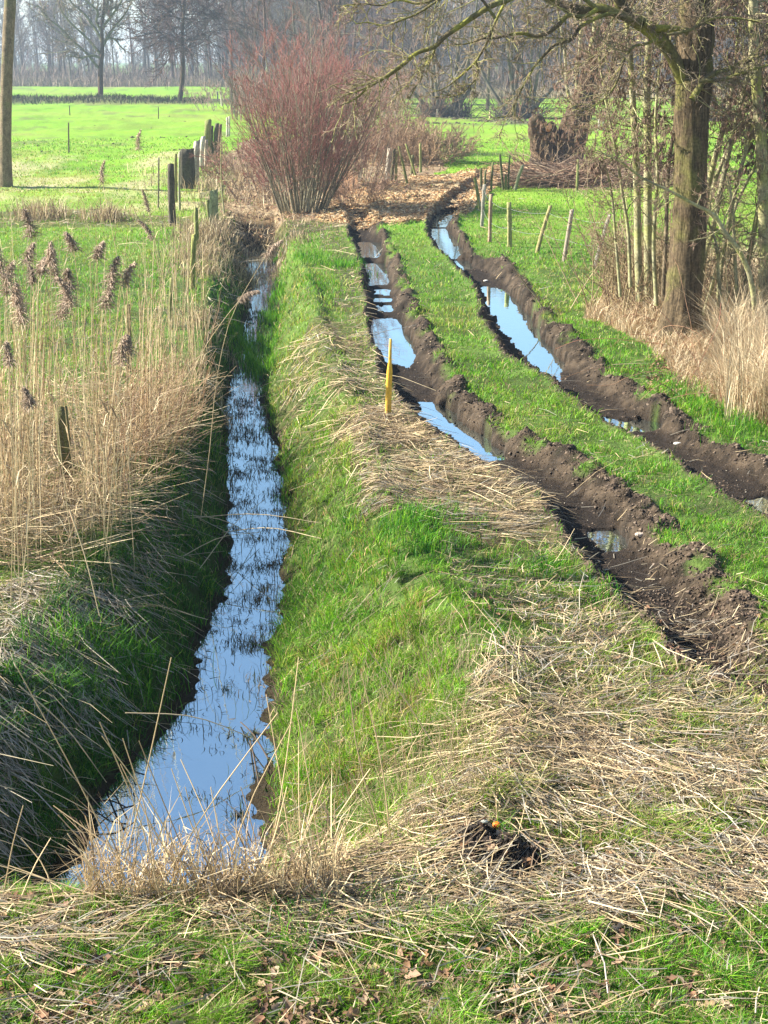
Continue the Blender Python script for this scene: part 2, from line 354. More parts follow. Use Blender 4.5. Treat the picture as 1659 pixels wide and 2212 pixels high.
M_BIG = bark_mat('furrowed_bark', (.165, .12, .07), (.17, .165, .05), .4, 9.0, 10, 1.0, dark=.22)
M_LIMB = bark_mat('mossy_limb', (.17, .14, .08), (.25, .25, .05), .7, 2.0, 8, .7)
M_WILLOW = bark_mat('willow_bark', (.14, .095, .06), (.12, .10, .045), .2, 6.0, 9, 1.0, dark=.25)
M_POLE = bark_mat('pole_bark', (.25, .195, .125), (.17, .17, .08), .3, 2.0, 10, .8)
M_BIRCH = bark_mat('birch_bark', (.62, .60, .55), (.25, .24, .2), .25, 1.0, 6, .2)
# ------------------------------------------------------------------ ground sheet
ys = [-6.0, 0.0, 2.5, 3.6]
while ys[-1] < 1600:
    y = ys[-1]; ys.append(y+max(.016, y*y/5688*1.25))
    if ys[-1] > 130: ys[-1] = y+max(y*y/5688*.8, .8) if y < 160 else y*1.05
ys = np.array(ys)
ncol = 640
s_ = np.linspace(-1, 1, ncol)
half = .315*np.maximum(ys, 0)+3.4+.0*ys
half = np.where(ys > 150, half*1.6, half)
Xg = s_[None, :]*half[:, None]; Yg = np.repeat(ys[:, None], ncol, 1)
zg, tg, sg, eg, mudg, inwg, chg = terrain(Xg.ravel(), Yg.ravel(), True)
X, Y = Xg.ravel(), Yg.ravel()
def lerp(a, b, t): return a+(b-a)*t[:, None]
def K(*c): return np.array(c, float)
G_LIME, G_DEEP, G_FAR = K(.17, .33, .035), K(.05, .15, .015), K(.19, .38, .022)
n1, n2, n3 = fbm(X, Y, .5, 1), fbm(X, Y, 3, 2), fbm(X, Y, 12, 3)
col = lerp(np.tile(K(.05, .075, .018), (len(X), 1)), K(.10, .17, .03), np.clip(.5+n1, 0, 1))
col = lerp(col, G_FAR*1.0, ss(26, 48, Y))
col = lerp(col, K(.13, .25, .018), ss(26, 48, Y)*np.clip(.3+1.2*n2+fbm(X, Y, .8, 6), 0, 1))
col = lerp(col, K(.30, .36, .06), ss(26, 48, Y)*np.clip(.1+1.3*n3, 0, 1)*.6)
fm = ss(30, 50, Y); col = lerp(col, K(.24, .27, .06), fm*np.clip(1.6*fbm(X, Y, 5, 6), 0, .7)); col = lerp(col, K(.13, .15, .05), fm*np.clip(3*fbm(X, Y*.5, 1.6, 7)-.75, 0, .7)); pale = polymask(PALE, X, Y, .8)
col = lerp(col, K(.42, .38, .20), pale*np.clip(.25+1.6*fbm(X, Y*.6, 1.3, 4), 0, .9))
dk = polymask([(1, [(870, 248), (1145, 250), (1145, 272), (1000, 270), (870, 262)]), (1, [(1140, 296), (1210, 292), (1215, 305), (1150, 306)])], X, Y, 3.)
col = lerp(col, K(.09, .09, .05), dk*np.clip(.2+2.2*fbm(X, Y, 2.0, 5), 0, 1))
straw_g = polymask(STRAW, X, Y, .25)
col = lerp(col, K(.075, .052, .03), straw_g*.85)
lit = polymask(LITTER, X, Y, .5)
col = lerp(col, lerp(np.tile(K(.19, .12, .07), (len(X), 1)), K(.33, .25, .15), np.clip(.5+fbm(X, Y, .5, 4), 0, 1)), lit)
dry = polymask(DRYT, X, Y, .3)
col = lerp(col, K(.28, .2, .11), dry)
# banks
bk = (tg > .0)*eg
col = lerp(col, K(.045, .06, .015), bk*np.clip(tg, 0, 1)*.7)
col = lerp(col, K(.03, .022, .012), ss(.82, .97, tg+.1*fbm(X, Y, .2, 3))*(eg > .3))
# chips
cc = lerp(np.tile(K(.42, .26, .12), (len(X), 1)), K(.60, .44, .24), np.clip(.5+1.6*vn(X, Y, .12, 2)+fbm(X, Y, .6, 4), 0, 1))
cc = lerp(cc, K(.15, .09, .05), np.clip(1.6*fbm(X, Y, .5, 6), 0, .9))
col = lerp(col, cc, chg)
mcol = lerp(np.tile(K(.022, .017, .012), (len(X), 1)), K(.078, .057, .038), np.clip(.5+.8*fbm(X, Y, .35, 4)+1.3*vn(X, Y, .045, 2)+.9*vn(X, Y, .11, 6), 0, 1))
wet = ss(-.06, -.15, zg)
mcol = lerp(mcol, K(.022, .016, .012), wet*.9)
farm = ss(43, 47, Y)
mcol = lerp(mcol, K(.22, .12, .06), farm)
col = lerp(col, mcol, np.clip(mudg*1.0-.5*chg*(zg > -.03), 0, 1))
# forest floor and far field edge
ff = ss(215, 235, Y+6*n3)
col = lerp(col, K(.25, .19, .12), ff*np.clip(.6+n3, 0, 1)*(1-ss(330, 380, Y)))
bank = np.exp(-((Y-141-6*fbm(X, X*0, 20, 2))/3.0)**2)*ss(-6, -9, X)
col = lerp(col, K(.10, .10, .05), np.clip(bank*1.4, 0, 1))
m0 = W(1040, 1850); m1 = W(1110, 1862)
mh = np.exp(-((X-m0[0])**2+(Y-m0[1])**2)/.03)+np.exp(-((X-m1[0])**2+(Y-m1[1])**2)/.02)
col = lerp(col, K(.025, .019, .014), np.clip(mh*1.6+vn(X, Y, .05, 1)*mh, 0, 1))
V = np.stack([X, Y, zg], 1)
nr = len(ys); i = np.arange(nr-1)[:, None]*ncol; j = np.arange(ncol-1)[None]
q = np.stack([i+j, i+j+1, i+j+ncol+1, i+j+ncol], -1).reshape(-1, 4)
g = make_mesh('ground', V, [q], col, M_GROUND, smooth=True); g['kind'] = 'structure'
# ------------------------------------------------------------------ water
M_WAT = water_mat('ditch_water', (.010, .014, .014), 22.0, .04, 5.0)
yy = np.r_[np.arange(6.7, 37.6, .3)]
Vw = np.concatenate([np.stack([wl(yy)-.35, yy, yy*0+ZW+0.0], 1), np.stack([wr(yy)+.35, yy, yy*0+ZW], 1)])
n = len(yy); i = np.arange(n-1)
o = make_mesh('water', Vw, [np.stack([i, n+i, n+i+1, i+1], 1)], None, M_WAT); o['kind'] = 'structure'
M_PUD = water_mat('puddle_water', (.02, .016, .012), 11.0, .03, 6.0)
for k, p in enumerate(PUDW):
    p = np.array(p); c = p.mean(0); p2 = c+(p-c)*1.0+unit(p-c)*.22
    a = np.concatenate([p2, np.full((len(p2), 1), ZP)], 1); cc_ = np.array([[c[0], c[1], ZP]])
    f = np.array([[len(p2), t, (t+1) % len(p2)] for t in range(len(p2))])
    o = make_mesh('puddle', np.concatenate([a, cc_]), [f], None, M_PUD); o['kind'] = 'structure'
# ------------------------------------------------------------------ grass
def cand(N, y0=300, y1=2300, x0=-260, x1=1920, pw=1.0):
    px = x0+(x1-x0)*rng.random(N); py = y0+(y1-y0)*rng.random(N)**pw
    w = W(px, py); return w[:, 0], w[:, 1]
def wpx(Y): return Y/1422.0      # metres per picture dot at distance Y
def put(X, Y):
    z, t, sd, e, mud, inw, ch = terrain(X, Y, True)
    return z, t, sd, e, mud, inw, ch
def pick(cols, N):
    cols = np.array(cols); a = cols[rng.integers(0, len(cols), N)]
    return a*(1+.22*rng.normal(size=(N, 1))).clip(.5, 1.6)
GA = [(.15, .40, .012), (.10, .33, .010), (.24, .46, .018), (.05, .21, .008)]
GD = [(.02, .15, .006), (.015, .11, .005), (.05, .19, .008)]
GY = [(.42, .42, .08), (.48, .42, .18), (.36, .42, .07)]
GS = [(.60, .46, .26), (.46, .34, .19), (.70, .57, .35), (.30, .21, .12), (.20, .14, .09)]
grass = Geo()
X, Y = cand(640000)
z, t, sd, e, mud, inw, ch = put(X, Y)
straw = polymask(STRAW, X, Y, .25); dry = polymask(DRYT, X, Y, .3); lit = polymask(LITTER, X, Y, .5); pale = polymask(PALE, X, Y, .8)
reed = polymask(REED, X, Y, .4)
onb = (t > 0)*(e > .2)
keep = rng.random(len(X)) > np.maximum.reduce([straw*.68, dry*.9, lit*.92, ch*.95, mud*1.0+.02*(mud > .9), reed*.75])
keep &= ~((t > .985-.06*rng.random(len(X))) & (e > .3)) & (z > -.745) & ~inw
mh = (np.exp(-((X-m0[0])**2+(Y-m0[1])**2)/.03)+np.exp(-((X-m1[0])**2+(Y-m1[1])**2)/.02)) > .3
keep &= ~mh
# thin patches in the foreground sward
keep &= ~((Y < 8) & (fbm(X, Y, .4, 6) > .12) & (rng.random(len(X)) < .7)); keep &= ~((fbm(X, Y, .22, 1) > .2) & (Y < 14) & (rng.random(len(X)) < .75))
tn = keep
X, Y, z, t, sd, e, pale = [a[tn] for a in (X, Y, z, t, sd, e, pale)]
N = len(X)
patch = fbm(X, Y, .45, 2); patch2 = fbm(X, Y, 2.2, 5); clump = fbm(X, Y, np.where(Y < 12, .13, .3), 6, 2)
onb = (t > 0)*(e > .3)
h = (.05+.05*rng.random(N))*(1+.8*patch)*(1+1.3*clump).clip(.3, 2)
h = np.where(onb & (sd > 0), h*1.25+.06*(fbm(X, Y, .8, 3) > .12), h)
h = np.where(onb & (sd < 0), h*1.7, h)
h = np.where(Y > 22, h*1.1, h)
h = np.maximum(h, wpx(Y)*2.2)
w = np.maximum(.0042*(.7+.7*rng.random(N)), wpx(Y)*.75)
c = pick(GA, N)
f = np.clip(.5+1.5*patch2+.9*patch, 0, 1)
c = lerp(c, K(.29, .50, .02), f*.5)
dc = np.clip(-clump*2.2, 0, 1); c = c*(1-.45*dc)[:, None]
tw_ = fbm(X, Y, .3, 3) > .22; br_ = tw_ & (rng.random(N) < .25); c[br_] = pick([(.30, .2, .09), (.38, .28, .12), (.2, .13, .06)], br_.sum())
yl = rng.random(N) < (.13+.35*(patch2 > .18)+.5*pale*(fbm(X, Y, 1.3, 4) > -.05))
c[yl] = pick(GY, yl.sum())
st_ = rng.random(N) < np.where(Y < 8, .2, np.where(onb & (sd > 0), .12, .05)); c[st_] = pick(GS, st_.sum())
lb = onb & (sd < 0); u_ = rng.random(N) < .75; c[lb & u_] = pick(GD, (lb & u_).sum())  # left bank lies in shade; that shade is put into the darker blade greens
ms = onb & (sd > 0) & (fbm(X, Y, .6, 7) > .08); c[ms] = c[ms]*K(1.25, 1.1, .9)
az = rng.random(N)*6.283
lean = np.clip(.35+.35*rng.random(N)+.3*patch, .1, .92)
B = np.stack([X, Y, z-.01], 1)
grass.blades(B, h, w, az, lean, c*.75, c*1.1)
# lush tussocks and water grass
def tuft(px, py, n, hh, sp, cols, zz=None, w_=.006, lean_=.5):
    c0 = W(px, py, 0 if zz is None else zz)
    X = c0[0]+sp*rng.normal(size=n); Y = c0[1]+sp*1.3*rng.normal(size=n); z = terrain(X, Y)
    if zz is not None: z = np.maximum(z, zz-.03)
    c = pick(cols, n)
    grass.blades(np.stack([X, Y, z], 1), hh*(.6+.6*rng.random(n)), np.maximum(w_, wpx(Y)*.6), rng.random(n)*6.28, lean_*(.3+rng.random(n)).clip(.1, .95), c*.7, c*1.1)
for px, py, n_, hh, sp in [(930, 1120, 500, .16, .16), (860, 1150, 260, .14, .15), (1180, 1230, 220, .13, .12), (1290, 1290, 200, .13, .1), (650, 560, 300, .16, .35), (665, 620, 300, .15, .4), (740, 575, 300, .2, .3), (1540, 890, 260, .2, .2),
                           (1480, 850, 260, .2, .2), (1600, 930, 300, .22, .25), (250, 1330, 600, .22, .2), (150, 1370, 500, .24, .18), (330, 1010, 400, .2, .2), (1090, 1830, 60, .1, .04), (120, 2090, 160, .1, .12), (930, 1190, 400, .14, .25), (640, 2010, 150, .16, .1), (820, 1960, 120, .15, .1), (1500, 1900, 260, .1, .2)]:
    tuft(px, py, n_, hh, sp, GA+GD[:1])
for k in range(46):   # grass standing in the far water
    px = random.uniform(497, 600); py = random.uniform(640, 820)
    if py > 720 or px > 570: tuft(px, py, 60, .28, .10, GA, ZW, .007, .35)
for k in range(40):
    py = random.uniform(560, 1100); px = float(np.interp(py, [545, 690, 800, 900, 1000, 1100], [600, 606, 574, 580, 604, 616]))+random.uniform(-6, 14)
    tuft(px, py, 40, .11, .06, GA, ZW+.02, .006, .6)
o = grass.build('grass', M_GRASS); tag(o, 'short green grass and tussocks covering banks, verges and fields', 'grass', kind='stuff')
# ------------------------------------------------------------------ straw, matted stems
straw_o = Geo()
X, Y = cand(310000, 330, 2260)
S_ = polymask(STRAW, X, Y, .28)
z, t, sd, e, mud, inw, ch = put(X, Y)
n_ = len(X)
sprink = .02+.03*(Y < 8)-.025*(Y < 6.1)+.06*(fbm(X, Y, .7, 4) > .2)*(Y < 16)
lb = (t > .0) & (t < .9) & (e > .3) & (sd < 0)
pr = np.maximum.reduce([S_*.85*np.clip(.75+2.2*fbm(X, Y, .4, 6), .08, 1.3), sprink, lb*.5*np.clip(.75-t, 0, 1)*(.2+1.5*np.clip(.5+1.4*fbm(X, Y, .5, 2), 0, 1)), .0*X])
pr = np.where(mud > .5, np.where(Y < 11.5, .22*np.clip(.6+2*fbm(X, Y, .4, 2), 0, 1), .012), pr); pr = np.where(Y > 47, pr*.0, pr)
mhn = (np.exp(-((X-m0[0])**2+(Y-m0[1])**2)/.03)+np.exp(-((X-m1[0])**2+(Y-m1[1])**2)/.02)) > .35
k = (rng.random(n_) < pr) & ~inw & (z > -.72) & ~mhn
X, Y, z, t, sd, lb, S_ = [a[k] for a in (X, Y, z, t, sd, lb, S_)]
N = len(X)
L = np.clip(rng.lognormal(-2.3, .72, N), .03, .75)*np.where(Y > 18, 1.4, 1); L = np.maximum(L, wpx(Y)*3.5)
flow = np.pi*(.02+.75*fbm(X, Y, 1.7, 2)); ang = flow+rng.normal(size=N)*.75
ang = np.where(lb, rng.normal(size=N)*.45-.5, ang)
ang = np.where((Y > 9.5) & (Y < 16) & (S_ > .9), rng.normal(size=N)*.33-.05+1.1*fbm(X, Y, .6, 3), ang)
dx = np.cos(ang)*L; dy = np.sin(ang)*L
lift = np.abs(rng.normal(size=N))*.035+.008+.05*(S_ > .9)*rng.random(N)*(fbm(X, Y, .5, 1)+.5)
z1 = terrain(X+dx, Y+dy)
up = np.where(rng.random(N) < .10, rng.random(N)*.4*L, rng.normal(size=N)*.04*L)
P0 = np.stack([X, Y, z+lift], 1); P1 = np.stack([X+dx, Y+dy, np.maximum(z1, z-.25*L)+lift*.8+np.abs(up)], 1)
bad = (z1 < -.72); P1[bad, 2] = np.maximum(P1[bad, 2], -.68)
c = pick(GS, N)
gy = rng.random(N) < .38; c[gy] = pick([(.34, .31, .26), (.28, .25, .20), (.22, .17, .11)], gy.sum())
gl = lb & (rng.random(N) < .8); c[gl] = pick([(.30, .27, .20), (.25, .21, .14), (.36, .31, .23)], gl.sum())
w = np.maximum(.0045*(.6+.9*rng.random(N)), wpx(Y)*.62)
straw_o.strips(P0, P1, w, c, .03)
X, Y = cand(26000, 1240, 2100, -700, 460); t, sd, e = ditch_t(X, Y); k = (sd < 0) & (t > -.5) & (t < .62) & (rng.random(len(X)) < np.clip(.75+1.4*fbm(X, Y, .5, 2)-.7*t, 0, 1)); X, Y, t = X[k], Y[k], t[k]; N = len(X)
L = .08+.4*rng.random(N)**1.5; ang = -.75+.75*rng.normal(size=N); z = terrain(X, Y); X1 = X+np.cos(ang)*L; Y1 = Y+np.sin(ang)*L; z1 = terrain(X1, Y1)
straw_o.strips(np.stack([X, Y, z+.02+.05*rng.random(N)], 1), np.stack([X1, Y1, np.maximum(z1, -.6)+.02+.08*rng.random(N)], 1), .004+.005*rng.random(N), pick([(.42, .38, .31), (.34, .29, .22), (.5, .44, .35), (.25, .19, .13)], N), .0)
# arching loose strands piled round the stake
for (px, py, n_, sp) in [(835, 915, 700, .35), (870, 950, 600, .4), (1100, 1040, 700, .5), (960, 1030, 700, .5), (720, 760, 300, .7), (760, 850, 300, .5), (1100, 1580, 500, .35), (1180, 1650, 500, .4), (660, 1850, 700, .25), (800, 1850, 600, .25), (950, 1900, 400, .3), (500, 1920, 500, .25), (1200, 1090, 300, .3)]:
    c0 = W(px, py); X = c0[0]+sp*rng.normal(size=n_); Y = c0[1]+sp*rng.normal(size=n_)
    ok = (terrain(X, Y, True)[4] < .5) & ((X-m0[0]-.08)**2+(Y-m0[1]+.05)**2 > .08); X, Y = X[ok], Y[ok]; n_ = len(X)
    z = terrain(X, Y)+.12*np.exp(-((X-c0[0])**2+(Y-c0[1])**2)/(1.6*sp*sp))*rng.random(n_)
    L = .10+.40*rng.random(n_)**1.6; ang = rng.normal(size=n_)*.8+rng.choice([0, 3.14], n_)
    P0 = np.stack([X, Y, z+.02], 1); X1 = X+np.cos(ang)*L; Y1 = Y+np.sin(ang)*L
    P1 = np.stack([X1, Y1, np.maximum(terrain(X1, Y1)+.02, z-.3*L)+.06*rng.random(n_)], 1)
    straw_o.strips(P0, P1, np.maximum(.005, wpx(Y)*.7), pick(GS, n_), .02)
X, Y = cand(2600, 1330, 2260); z, t, sd, e, mud, inw, ch = put(X, Y); k = (polymask(STRAW, X, Y, .3) > .3) | (rng.random(len(X)) < .12); k &= (t < 0) & (mud < .3) & ((X-m0[0]-.1)**2+(Y-m0[1]+.05)**2 > .14); X, Y, z = X[k], Y[k], z[k]; N = len(X)
L = .12+.5*rng.random(N)**2; ang = np.pi*(.05+.7*fbm(X, Y, 1.7, 2))+rng.normal(size=N)*.7; X1 = X+np.cos(ang)*L; Y1 = Y+np.sin(ang)*L; P0 = np.stack([X, Y, z+.03], 1); P1 = np.stack([X1, Y1, np.maximum(terrain(X1, Y1), z-.3*L)+.03+.05*rng.random(N)], 1)
M1 = (P0+P1)/2+rng.normal(size=(N, 3))*.012; straw_o.tubes(np.stack([P0, M1, P1], 1), np.tile([[.0034, .0032, .0026]], (N, 1))*(.7+.7*rng.random((N, 1))), 4, pick([(.74, .62, .42), (.6, .48, .3), (.5, .44, .36)], N))
o = straw_o.build('straw', M_STRAW); tag(o, 'cut dry reed straw lying in mats on the ground', 'straw', kind='stuff')
# ------------------------------------------------------------------ standing dry grass
dg = Geo()
X, Y = cand(60000, 540, 1000, 1240, 1850)
m = polymask(DRYT, X, Y, .3) > .5; X, Y = X[m], Y[m]; z = terrain(X, Y); N = len(X)
dpx_, dpy_ = D_(X, Y); edge = ss(0, 1.2, X-np.interp(Y, [11, 14, 18, 22, 26], [4.0, 3.7, 3.4, 3.5, 4.2]))
h = (.22+.5*rng.random(N))*(.45+.9*edge)*(.75+.8*(fbm(X, Y, .8, 2)+.5))*np.where((dpx_ > 1370) & (dpx_ < 1550) & (dpy_ > 715), .38, 1)
az = rng.normal(size=N)*.9+np.where(rng.random(N) < .6, 3.3, 0)
c = pick([(.62, .50, .31), (.72, .60, .40), (.52, .38, .22), (.68, .55, .36), (.42, .25, .14)], N)
dg.blades(np.stack([X, Y, z], 1), h, np.maximum(.005, wpx(Y)*.7), az, np.clip(.3+.4*rng.random(N), 0, .9), c*.8, c)
# tall pale stems at the right edge
px = 1560+260*rng.random(1500); py = 640+280*rng.random(1500); w_ = W(px, py); X, Y = w_[:, 0], w_[:, 1]; N = len(X)
c = pick([(.7, .58, .38), (.6, .47, .29)], N)
dg.blades(np.stack([X, Y, terrain(X, Y)], 1), .6+.7*rng.random(N), np.maximum(.006, wpx(Y)*.8), rng.random(N)*6.28, .08+.25*rng.random(N), c*.9, c)
# dry grass clumps beside left fence, ditch head and field edge
for (px, py, n_, hh, sp) in [(90, 470, 420, .72, .42), (230, 475, 280, .7, .3), (180, 480, 160, .2, 1.6), (440, 560, 500, .6, .45), (430, 520, 400, .6, .4), (455, 590, 400, .4, .4), (470, 500, 400, .5, .5), (500, 480, 300, .4, .7), (440, 700, 300, .4, .3), (445, 800, 300, .4, .25), (520, 460, 300, .35, 1.0), (640, 478, 300, .25, 1.2), (560, 528, 500, .3, .5), (600, 520, 400, .25, .6), (530, 540, 300, .3, .3), (500, 380, 500, .6, 1.4), (450, 400, 300, .6, .8), (540, 430, 400, .5, 1.2)]:
    c0 = W(px, py); X = c0[0]+sp*rng.normal(size=n_); Y = c0[1]+sp*1.2*rng.normal(size=n_)
    c = pick(GS, n_); dg.blades(np.stack([X, Y, terrain(X, Y)], 1), hh*(.4+.7*rng.random(n_)), np.maximum(.005, wpx(Y)*.65), rng.random(n_)*6.28, np.clip(.2+.5*rng.random(n_), 0, .9), c*.8, c)
o = dg.build('dry_grass', M_STRAW); tag(o, 'pale dry standing grass under the trees and along the fence', 'dry grass', kind='stuff')
# ------------------------------------------------------------------ reeds (mass)
rd = Geo()
def reed_stems(X, Y, h, lean, az, rad, cols, n=5, leaves=True, z=None):
    N = len(X); z = terrain(X, Y) if z is None else z
    tt = np.linspace(0, 1, n)
    ld = np.stack([np.cos(az), np.sin(az)], 1)
    Pt = np.zeros((N, n, 3)); hh = h*np.sqrt(np.clip(1-lean**2, .1, 1))
    Pt[:, :, 0] = X[:, None]+ld[:, :1]*(h*lean)[:, None]*tt**1.5; Pt[:, :, 1] = Y[:, None]+ld[:, 1:]*(h*lean)[:, None]*tt**1.5
    Pt[:, :, 2] = z[:, None]+hh[:, None]*tt; Pt[:, 1:-1, :2] += .012*rng.normal(size=(N, n-2, 2))
    rd.tubes(Pt, rad[:, None]*(.7+.8*rng.random((N, 1)))*np.linspace(1, .45, n)[None], 3, cols)
    if leaves:
        k = rng.integers(0, N, int(N*1.5)); i = rng.integers(1, n-1, len(k)); B = Pt[k, i]
        c = pick(GS, len(k)); rd.blades(B, .18+.25*rng.random(len(k)), np.maximum(.008, wpx(B[:, 1])*.8), rng.random(len(k))*6.28, .5+.45*rng.random(len(k)), c, c*.9)
    return Pt
px = -180+640*rng.random(26000); py = 560+760*rng.random(26000); w_ = W(px, py); X, Y = w_[:, 0], w_[:, 1]
m = (polymask(REED, X, Y, .4) > .5) & (rng.random(len(X)) < .22+.5*(fbm(X, Y, 1.3, 3) > -.1)); X, Y = X[m], Y[m]; dpx, dpy = D_(X, Y)
k = rng.random(len(X)) < np.where((dpy < 960) & (dpx < 240), .09, .20); X, Y, dpx, dpy = X[k], Y[k], dpx[k], dpy[k]; N = len(X)
h = np.where(dpy > 880, 1.3+1.05*rng.random(N), .8+1.3*rng.random(N))*np.where(dpx > 330, .75, 1)
h = np.where(rng.random(N) < .5, h*.55, h)
h = np.where((np.abs(dpx-137) < 45) & (dpy > 1075), np.minimum(h, .38), h); h = np.where((np.abs(dpx-278) < 22) & (dpy > 790) & (dpy < 1000), np.minimum(h, .4), h)
rc = pick([(.66, .52, .30), (.50, .37, .2), (.74, .60, .38), (.34, .21, .12), (.42, .29, .16)], N)
reed_stems(X, Y, h, np.clip(np.abs(.06+.13*rng.normal(size=N)), 0, .6), rng.normal(size=N)*1.2+.2, np.maximum(.003, wpx(Y)*.33), rc)
# brownish collapsed stems leaning into the ditch from left bank
px = 230+230*rng.random(650); py = 860+190*rng.random(650); w_ = W(px, py); X, Y = w_[:, 0], w_[:, 1]; N = len(X)
m = X < tl(Y)+.15; X, Y = X[m], Y[m]; N = len(X)
reed_stems(X, Y, .35+.6*rng.random(N), .2+.6*rng.random(N), rng.normal(size=N)*.9-.2, np.maximum(.003, wpx(Y)*.35), pick([(.40, .25, .14), (.5, .36, .2), (.30, .18, .1)], N), leaves=False)
# fallen layer within the reed bed
px = -160+560*rng.random(9000); py = 850+560*rng.random(9000); w_ = W(px, py); X, Y = w_[:, 0], w_[:, 1]
m = polymask(REED, X, Y, .5) > .5; X, Y = X[m], Y[m]; z = terrain(X, Y); N = len(X)
L = .2+.6*rng.random(N); a = rng.random(N)*6.28; P0 = np.stack([X, Y, z+.05+.35*rng.random(N)**2], 1); P1 = P0+np.stack([np.cos(a)*L, np.sin(a)*L*.7, L*(.5*rng.random(N)-.1)], 1)
rd.strips(P0, P1, np.maximum(.006, wpx(Y)*.7), pick(GS+[(.36, .24, .14)], N), .03)
# foreground stubble of tall stems at the head of the ditch
fg = [((560, 1870), (645, 1420)), ((250, 1905), (370, 1420)), ((330, 1930), (600, 1540)), ((640, 1800), (575, 1500)), ((655, 1790), (645, 1600)), ((470, 1910), (630, 1560)), ((300, 1960), (30, 1430)), ((430, 1940), (220, 1590)), ((390, 1950), (115, 1740)), ((225, 1900), (125, 1760)), ((340, 1950), (265, 1595)), ((440, 1920), (300, 1600)),
      ((560, 1830), (520, 1700)), ((480, 1925), (370, 1660)), ((500, 1900), (390, 1640)), ((350, 1960), (215, 1560)), ((420, 1930), (260, 1650)), ((470, 1930), (400, 1700)), ((495, 1935), (455, 1700)), ((1000, 1760), (785, 1390)), ((830, 1790), (750, 1440)), ((845, 1800), (780, 1450)), ((700, 1800), (640, 1530)), ((590, 1860), (700, 1690)), ((640, 1850), (800, 1660)), ((120, 1950), (45, 1810)), ((40, 1950), (110, 1810)), ((0, 1860), (50, 1740)),
      ((175, 1960), (20, 1870)), ((330, 1990), (0, 1870)), ((280, 1950), (145, 1800)), ((520, 1935), (480, 1800)), ((540, 1940), (620, 1700)), ((310, 1945), (225, 1830))]
for a, b in fg:
    A = W(a[0], a[1]); A[2] = terrain(A[:1], A[1:2])[0]; Bp = P(b[0], b[1], A[1]+random.uniform(-.1, .35)); Bp = A+(Bp-A)*1.0
    mid = (A+Bp)/2+np.array([random.uniform(-.04, .04), random.uniform(-.04, .04), random.uniform(-.02, .05)])
    rd.tubes(resample([A, mid, Bp], 6), np.linspace(.0042, .0024, 6), 5, pick([(.68, .52, .30), (.6, .45, .26)], 1)[0])
px = 180+560*rng.random(420); py = 1830+130*rng.random(420); w_ = W(px, py); X, Y = w_[:, 0], w_[:, 1]; N = len(X)
reed_stems(X, Y, .12+.38*rng.random(N)**1.5, np.abs(.25+.3*rng.normal(size=N)).clip(0, .9), rng.random(N)*6.28, np.full(N, .0026), pick([(.68, .52, .30), (.6, .45, .26), (.5, .36, .2)], N), leaves=True)
# thin dead stalks on the right bank and across the ditch
px = 620+420*rng.random(900); py = 1380+430*rng.random(900); w_ = W(px, py); X, Y = w_[:, 0], w_[:, 1]; N = len(X)
reed_stems(X, Y, .12+.22*rng.random(N), np.abs(.2+.3*rng.normal(size=N)).clip(0, .9), rng.random(N)*6.28, np.full(N, .0018), pick([(.42, .33, .2), (.55, .44, .28), (.3, .22, .14)], N), leaves=False)
for a, b, za, zb in [((400, 1120), (720, 1135), -.35, -.3), ((395, 1112), (560, 1165), -.3, -.7), ((380, 1210), (560, 1150), -.4, -.6), ((480, 1150), (700, 1165), -.6, -.3), ((430, 1230), (570, 1080), -.5, -.6), ((150, 1100), (215, 1330), .9, .1), ((270, 1540), (560, 1600), -.3, -.6), ((40, 1480), (230, 1690), .1, -.6), ((0, 1560), (240, 1770), 0, -.7)]:
    A = W(a[0], a[1], za); Bp = W(b[0], b[1], zb); mid = (A+Bp)/2+np.array([0, 0, .08])
    rd.tubes(resample([A, mid, Bp], 8), np.linspace(.005, .003, 8), 4, K(.6, .48, .3))
o = rd.build('reeds', M_REED); tag(o, 'tall dry reed stems standing along the ditch', 'reeds', kind='stuff')
# ------------------------------------------------------------------ single reed stalks with plumes
def plume(g, top, base_dir, L=.28, col=K(.44, .33, .24), wid=.05, n=150):
    n = int(n*2.6); col = col*(.75+.55*rng.random()); wid = wid*(.7+.6*rng.random())
    """drooping feathery head: base at top, following base_dir"""
    dr_ = K(rng.choice([-1, 1])*.12*rng.random(), 0, -.03-.12*rng.random()); n = int(n*1.5); d = unit(np.asarray(base_dir, float)); ax = [np.asarray(top, float)]
    for i in range(6): ax.append(ax[-1]+d*L/6); d = unit(d+dr_)
    ax = np.array(ax); t = rng.random(n)**.8; f = t*6; i = np.minimum(f.astype(int), 5); u = (f-i)[:, None]
    B = ax[i]*(1-u)+ax[i+1]*u; dr = rng.normal(size=(n, 3))*wid*(1.1-.85*t)[:, None]; dr[:, 2] = -np.abs(dr[:, 2])*.6
    T1 = B+dr+unit(ax[-1]-ax[0])*L*.10-K(0, 0, .03)*rng.random((n, 1)); M1 = (B+T1)/2+K(0, 0, .014)
    g.tubes(np.stack([B, M1, T1], 1), np.tile([[.0011, .0023, .001]], (n, 1)), 3, col*(1+.35*rng.normal(size=(n, 1))).clip(.5, 1.6))
def reed_stalk(pts, L, label, group, wid=.05, r=.004, n=150):
    pts = np.array(pts); th = thing('reed_stalk', label, 'reed', pts[0], group)
    q = resample(pts, 12); a = Geo(); a.tubes(q, np.linspace(r, r*.55, 12), 5, pick([(.68, .54, .32), (.6, .47, .27)], 1)[0])
    for k in (4, 6, 8):
        c = pick(GS, 1); a.blades(q[k][None], np.array([.25]), np.array([.012]), rng.random(1)*6.28, np.array([.6]), c, c)
    a.build('stem', M_REED, th); b = Geo(); plume(b, q[-1], q[-1]-q[-2], L, wid=wid, n=n); b.build('plume', M_REED, th)
